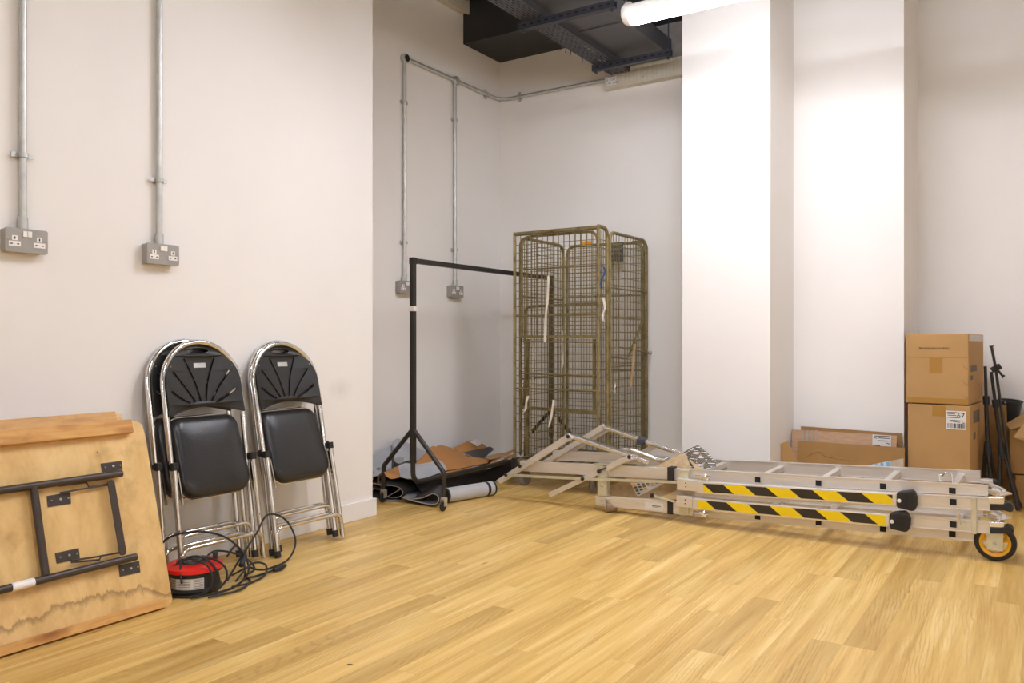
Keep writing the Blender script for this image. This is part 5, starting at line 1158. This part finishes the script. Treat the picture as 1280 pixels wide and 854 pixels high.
MB().prism(p, (0.05, 0.16, 0)).build('box_body', 'white_paper', wb)
for k in range(4):
    x = 1086 + k * 7.2; y = 581.6 - k * 1.45
    MB().prism([PU(x, y + 0.4, 4.849), PU(x + 3.4, y - 0.3, 4.849), PU(x + 4.6, y + 8, 4.849), PU(x + 1.2, y + 8, 4.849)], (0, 0.001, 0)).build('stripe', 'lightblue', wb)

# ================================================================== STACKED BOXES
ra = math.radians(-5.0)
def rb(x, y): return Vector((x * math.cos(ra) - y * math.sin(ra), x * math.sin(ra) + y * math.cos(ra), 0))
BO = Vector((-0.672, 5.15, 0)); BWd, BD = 0.315, 0.50
BX, BY, BZ = rb(1, 0), rb(0, 1), Vector((0, 0, 1))
def BP(x, y, z): return BO + BX * x + BY * y + BZ * z
def carton(label, z0, z1, dx0=0.0, dx1=0.0, dy=0.0):
    t = thing('cardboard_box', label, 'box', BP(BWd / 2, BD / 2, z0), 'stacked cardboard boxes')
    m = MB().obox(BP((BWd + dx1 + dx0) / 2, BD / 2 + dy, (z0 + z1) / 2), BX * (BWd + dx1 - dx0) / 2, BY * BD / 2, BZ * (z1 - z0) / 2)
    m.build('carton', 'card', t, bevel=0.004); return t
def onfront(x0, x1, z0, z1, name, mt_, parent, y=-0.0012, dy=0):
    return MB().obox(BP((x0 + x1) / 2, y / 2 + dy, (z0 + z1) / 2), BX * (x1 - x0) / 2, BY * abs(y) / 2, BZ * (z1 - z0) / 2).build(name, mt_, parent)
def onside(y0, y1, z0, z1, name, mt_, parent, x):
    return MB().obox(BP(x + 0.0006, (y0 + y1) / 2, (z0 + z1) / 2), BX * 0.0006, BY * (y1 - y0) / 2, BZ * (z1 - z0) / 2).build(name, mt_, parent)
HB = 0.6
b1 = carton('large cardboard box at the bottom of the stack, shipping label marked 67', 0.0, HB - 0.006, 0.008, 0.008)
t67 = onfront(0.205, 0.303, 0.462, 0.565, 'shipping_label', 'white_paper', b1)
rr = random.Random(2); m = MB(); x = 0.212
while x < 0.296:
    w_ = rr.choice((0.0012, 0.0022, 0.004)); m.obox(BP(x + w_ / 2, -0.0018, 0.483), BX * w_ / 2, BY * 0.0003, BZ * 0.013); x += w_ + rr.choice((0.0014, 0.0025, 0.004))
for z, x0, x1 in ((0.556, 0.21, 0.26), (0.549, 0.21, 0.25), (0.54, 0.212, 0.255), (0.528, 0.21, 0.262), (0.512, 0.225, 0.29), (0.504, 0.24, 0.275), (0.5, 0.285, 0.297)): m.obox(BP((x0 + x1) / 2, -0.0018, z), BX * (x1 - x0) / 2, BY * 0.0003, BZ * 0.0016)
m.build('barcode', 'ink', t67)
text_mesh('67', 0.04, BP(0.258, -0.0022, 0.527), BX, BZ, (0, 0, 0)).build('handwriting', 'ink', t67)
onfront(0.135, 0.20, 0.53, HB - 0.008, 'packing_tape', 'packing_tape', b1)
for y0, y1, z0, z1 in ((0.1, 0.3, 0.49, 0.56), (0.1, 0.17, 0.40, 0.44)): onside(y0, y1, z0, z1, 'print_panel', 'grey_ink', b1, BWd + 0.008)
b2_ = carton('smaller cardboard box on top of the stack with a printed number', HB, 0.992)
onfront(0.004, BWd - 0.004, HB + 0.257, HB + 0.2605, 'flap_seam', 'card_dark', b2_)
text_mesh('98-004149-010-R001', 0.0185, BP(0.066, -0.0014, 0.905), BX, BZ, (0, 0, 0)).build('printed_number', 'ink', b2_)
onfront(0.12, 0.186, HB + 0.17, HB + 0.256, 'packing_tape', 'packing_tape', b2_)
onfront(0.002, BWd - 0.002, HB + 0.003, HB + 0.032, 'packing_tape', 'packing_tape', b2_)
for z in (0.19, 0.105, 0.03):
    m = MB(); m.tube([BP(BWd - 0.028, -0.001, HB + z + 0.025), BP(BWd - 0.012, -0.003, HB + z + 0.006), BP(BWd - 0.004, -0.001, HB + z + 0.014)], 0.003, 5); m.build('dent', 'card', b2_, True)
onside(0.02, BD - 0.02, 0.952, 0.988, 'packing_tape', 'silver_tape', b2_, BWd)
for y0, y1, z0, z1 in ((0.06, 0.26, 0.78, 0.815), (0.06, 0.14, 0.735, 0.76)): onside(y0, y1, z0, z1, 'print_panel', 'grey_ink', b2_, BWd)
sym = MB()
for y0, y1, z0, z1 in ((0.36, 0.46, 0.62, 0.623), (0.36, 0.46, 0.70, 0.703), (0.36, 0.363, 0.62, 0.703), (0.457, 0.46, 0.62, 0.703), (0.40, 0.405, 0.63, 0.69), (0.425, 0.43, 0.63, 0.69)): sym.obox(BP(BWd + 0.0006, (y0 + y1) / 2, (z0 + z1) / 2), BX * 0.0006, BY * (y1 - y0) / 2, BZ * (z1 - z0) / 2)
sym.build('print_symbol', 'grey_ink', b2_)

# ================================================================== MICROPHONE STANDS
def mic_stand(label, top, hub, foot, uS, boom=None, n=3, spread=0.06):
    hubp = PU(*hub, uS); topp = PU(*top, uS); ft = PU(*foot, uS)
    ft.z = max(0.004, ft.z)
    t = thing('microphone_stand', label, 'stand', (ft.x, ft.y, 0), 'folded microphone stands in the corner')
    MB().tube([topp, topp.lerp(hubp, 0.45)], 0.0085, 10).build('inner_tube', 'black_paint', t, True)
    MB().tube([topp.lerp(hubp, 0.40), hubp], 0.0115, 10).build('outer_tube', 'black_paint', t, True)
    MB().tube([topp.lerp(hubp, 0.36), topp.lerp(hubp, 0.46)], 0.017, 10).build('height_clutch', 'rubber', t, True)
    ax = (topp - hubp).normalized()
    MB().tube([hubp + ax * 0.05, hubp + ax * 0.02, hubp - ax * 0.03, hubp - ax * 0.05], [0.013, 0.019, 0.023, 0.020], 12).build('leg_hub', 'rubber', t, True)
    for k in range(n):
        a = 2 * PI * k / n + 0.7; d = Vector((math.cos(a), math.sin(a), 0))
        e = ft + d * spread; e.z = 0.012
        MB().tube([hubp + d * 0.017 - ax * 0.03, e], 0.009, 8).build('leg', 'black_paint', t, True)
        MB().tube([hubp.lerp(e, 0.93) + d * 0.002, e - Vector((0, 0, 0.004))], 0.012, 8).build('rubber_foot', 'rubber', t, True)
    if boom:
        a, b, c = (PU(*boom[0], uS - 0.02), PU(*boom[1], uS - 0.02), PU(*boom[2], uS - 0.02))
        MB().tube([a, b, c], 0.0075, 8).build('boom', 'black_paint', t, True)
        MB().tube([a + (a - b).normalized() * 0.006, a], 0.012, 10).build('boom_tip', 'rubber', t, True)
        MB().tube([b + Vector((-0.02, 0, -0.015)), b + Vector((0.025, 0, 0.012))], 0.016, 10).build('boom_clamp', 'rubber', t, True)
        kn = MB(); kn.tube([b, PU(1247.5, 457.5, uS - 0.03)], [0.008, 0.014], 8); kn.tube([b, PU(1254, 471, uS - 0.03)], [0.007, 0.006], 8); kn.tube([PU(1253, 470, uS - 0.03), PU(1255, 471.5, uS - 0.03)], 0.01, 8)
        kn.build('clamp_knob', 'rubber', t, True)
    return t
mic_stand('black folded microphone stand with a boom arm and knob, right of the boxes', (1239, 465), (1252, 562), (1262, 640), 5.40, ((1239.5, 433.5), (1244.5, 460), (1264, 600)), 4, 0.065)
mic_stand('plain black folded microphone stand close to the stacked boxes', (1231.5, 458), (1234.5, 562), (1240, 640), 5.40, None, 3, 0.05)

# ================================================================== RIGHT CORNER BOXES
lowb = thing('cardboard_box', 'low cardboard box on the floor in the right corner', 'box', (0.12, 5.60, 0))
MB().box((-0.15, 5.50, 0), (0.34, 5.70, 0.185)).build('carton', 'card_dark', lowb, bevel=0.004)
MB().box((-0.15, 5.4985, 0.15), (0.34, 5.5, 0.153)).build('flap_seam', 'card', lowb)
opb = thing('cardboard_box', 'open cardboard box with splayed flaps in the right corner', 'box', (0.12, 5.60, 0.187))
x0, x1, y0, y1, zb_ = -0.176, 0.34, 5.50, 5.70, 0.187
zt_ = PU(1264, 538, 5.50).z
m = MB(); m.box((x0, y0, zb_), (x1, y0 + 0.005, zt_)); m.box((x0, y1 - 0.005, zb_), (x1, y1, zt_)); m.box((x0, y0 + .005, zb_), (x0 + 0.005, y1 - .005, zt_)); m.box((x1 - 0.005, y0 + .005, zb_), (x1, y1 - .005, zt_)); m.box((x0, y0, zb_), (x1, y1, zb_ + 0.005))
m.build('carton', 'card_dark', opb)
MB().prism([PU(1257, 531, 5.60), PU(1281, 517, 5.69), PU(1300, 512, 5.69), PU(1300, 528, 5.52), PU(1263, 537.5, 5.51)], (0, 0.001, 0.005)).build('flap', 'card', opb)
MB().prism([PU(1267, 547, 5.40), PU(1281, 528.5, 5.49), PU(1315, 528.5, 5.49), PU(1315, 556, 5.42), PU(1281, 551, 5.41)], (0, 0.002, 0.004)).build('flap', 'card', opb)
zc = PU(1255, 531, 5.76).z
MB().box((PU(1237, 520, 5.74).x, 5.73, 0), (0.10, 5.865, zc)).build('carton_body', 'card_dark'); tag(bpy.data.objects['carton_body'], 'plain brown carton at the back of the right corner under the black tub', 'box'); bpy.data.objects['carton_body'].name = 'cardboard_box'
o = MB().prism([PU(1236, 506, 5.715), PU(1258, 506, 5.715), PU(1262, 600, 5.715), PU(1238, 600, 5.715)], (0, 0.005, 0)).build('cardboard_sheet', 'card_dark'); tag(o, 'dark brown cardboard sheet behind the microphone stands', 'cardboard')
c = PU(1262, 514, 5.80); c.z = zc + 0.086
bn = thing('plastic_bin', 'black plastic tub on the carton in the right corner', 'tub', c)
MB().lathe([(0.042, -0.084), (0.050, -0.05), (0.058, 0.0), (0.064, 0.052), (0.068, 0.054), (0.068, 0.062), (0.062, 0.062), (0.056, 0.0), (0.040, -0.078), (0, -0.078)], c, (0.08, -0.06, 1), 28).build('bin_body', 'black_plastic', bn, True)
MB().lathe([(0.006, 0), (0.004, 0.004), (0, 0.004)], c + Vector((-0.02, -0.063, 0.05)), (0, -1, 0), 8).build('rivet', 'galv', bn)

# scrap on the floor
p = PZ(437.8, 831.8, 0.0); tag(MB().tube([p + Vector((-0.008, -0.004, 0.0016)), p + Vector((0.0, 0.0015, 0.002)), p + Vector((0.008, 0.003, 0.0016))], 0.0015, 6).build('plastic_scrap', 'rubber', None, True), 'tiny black plastic scrap on the floor in the foreground', 'scrap')
bpy.context.view_layer.update()
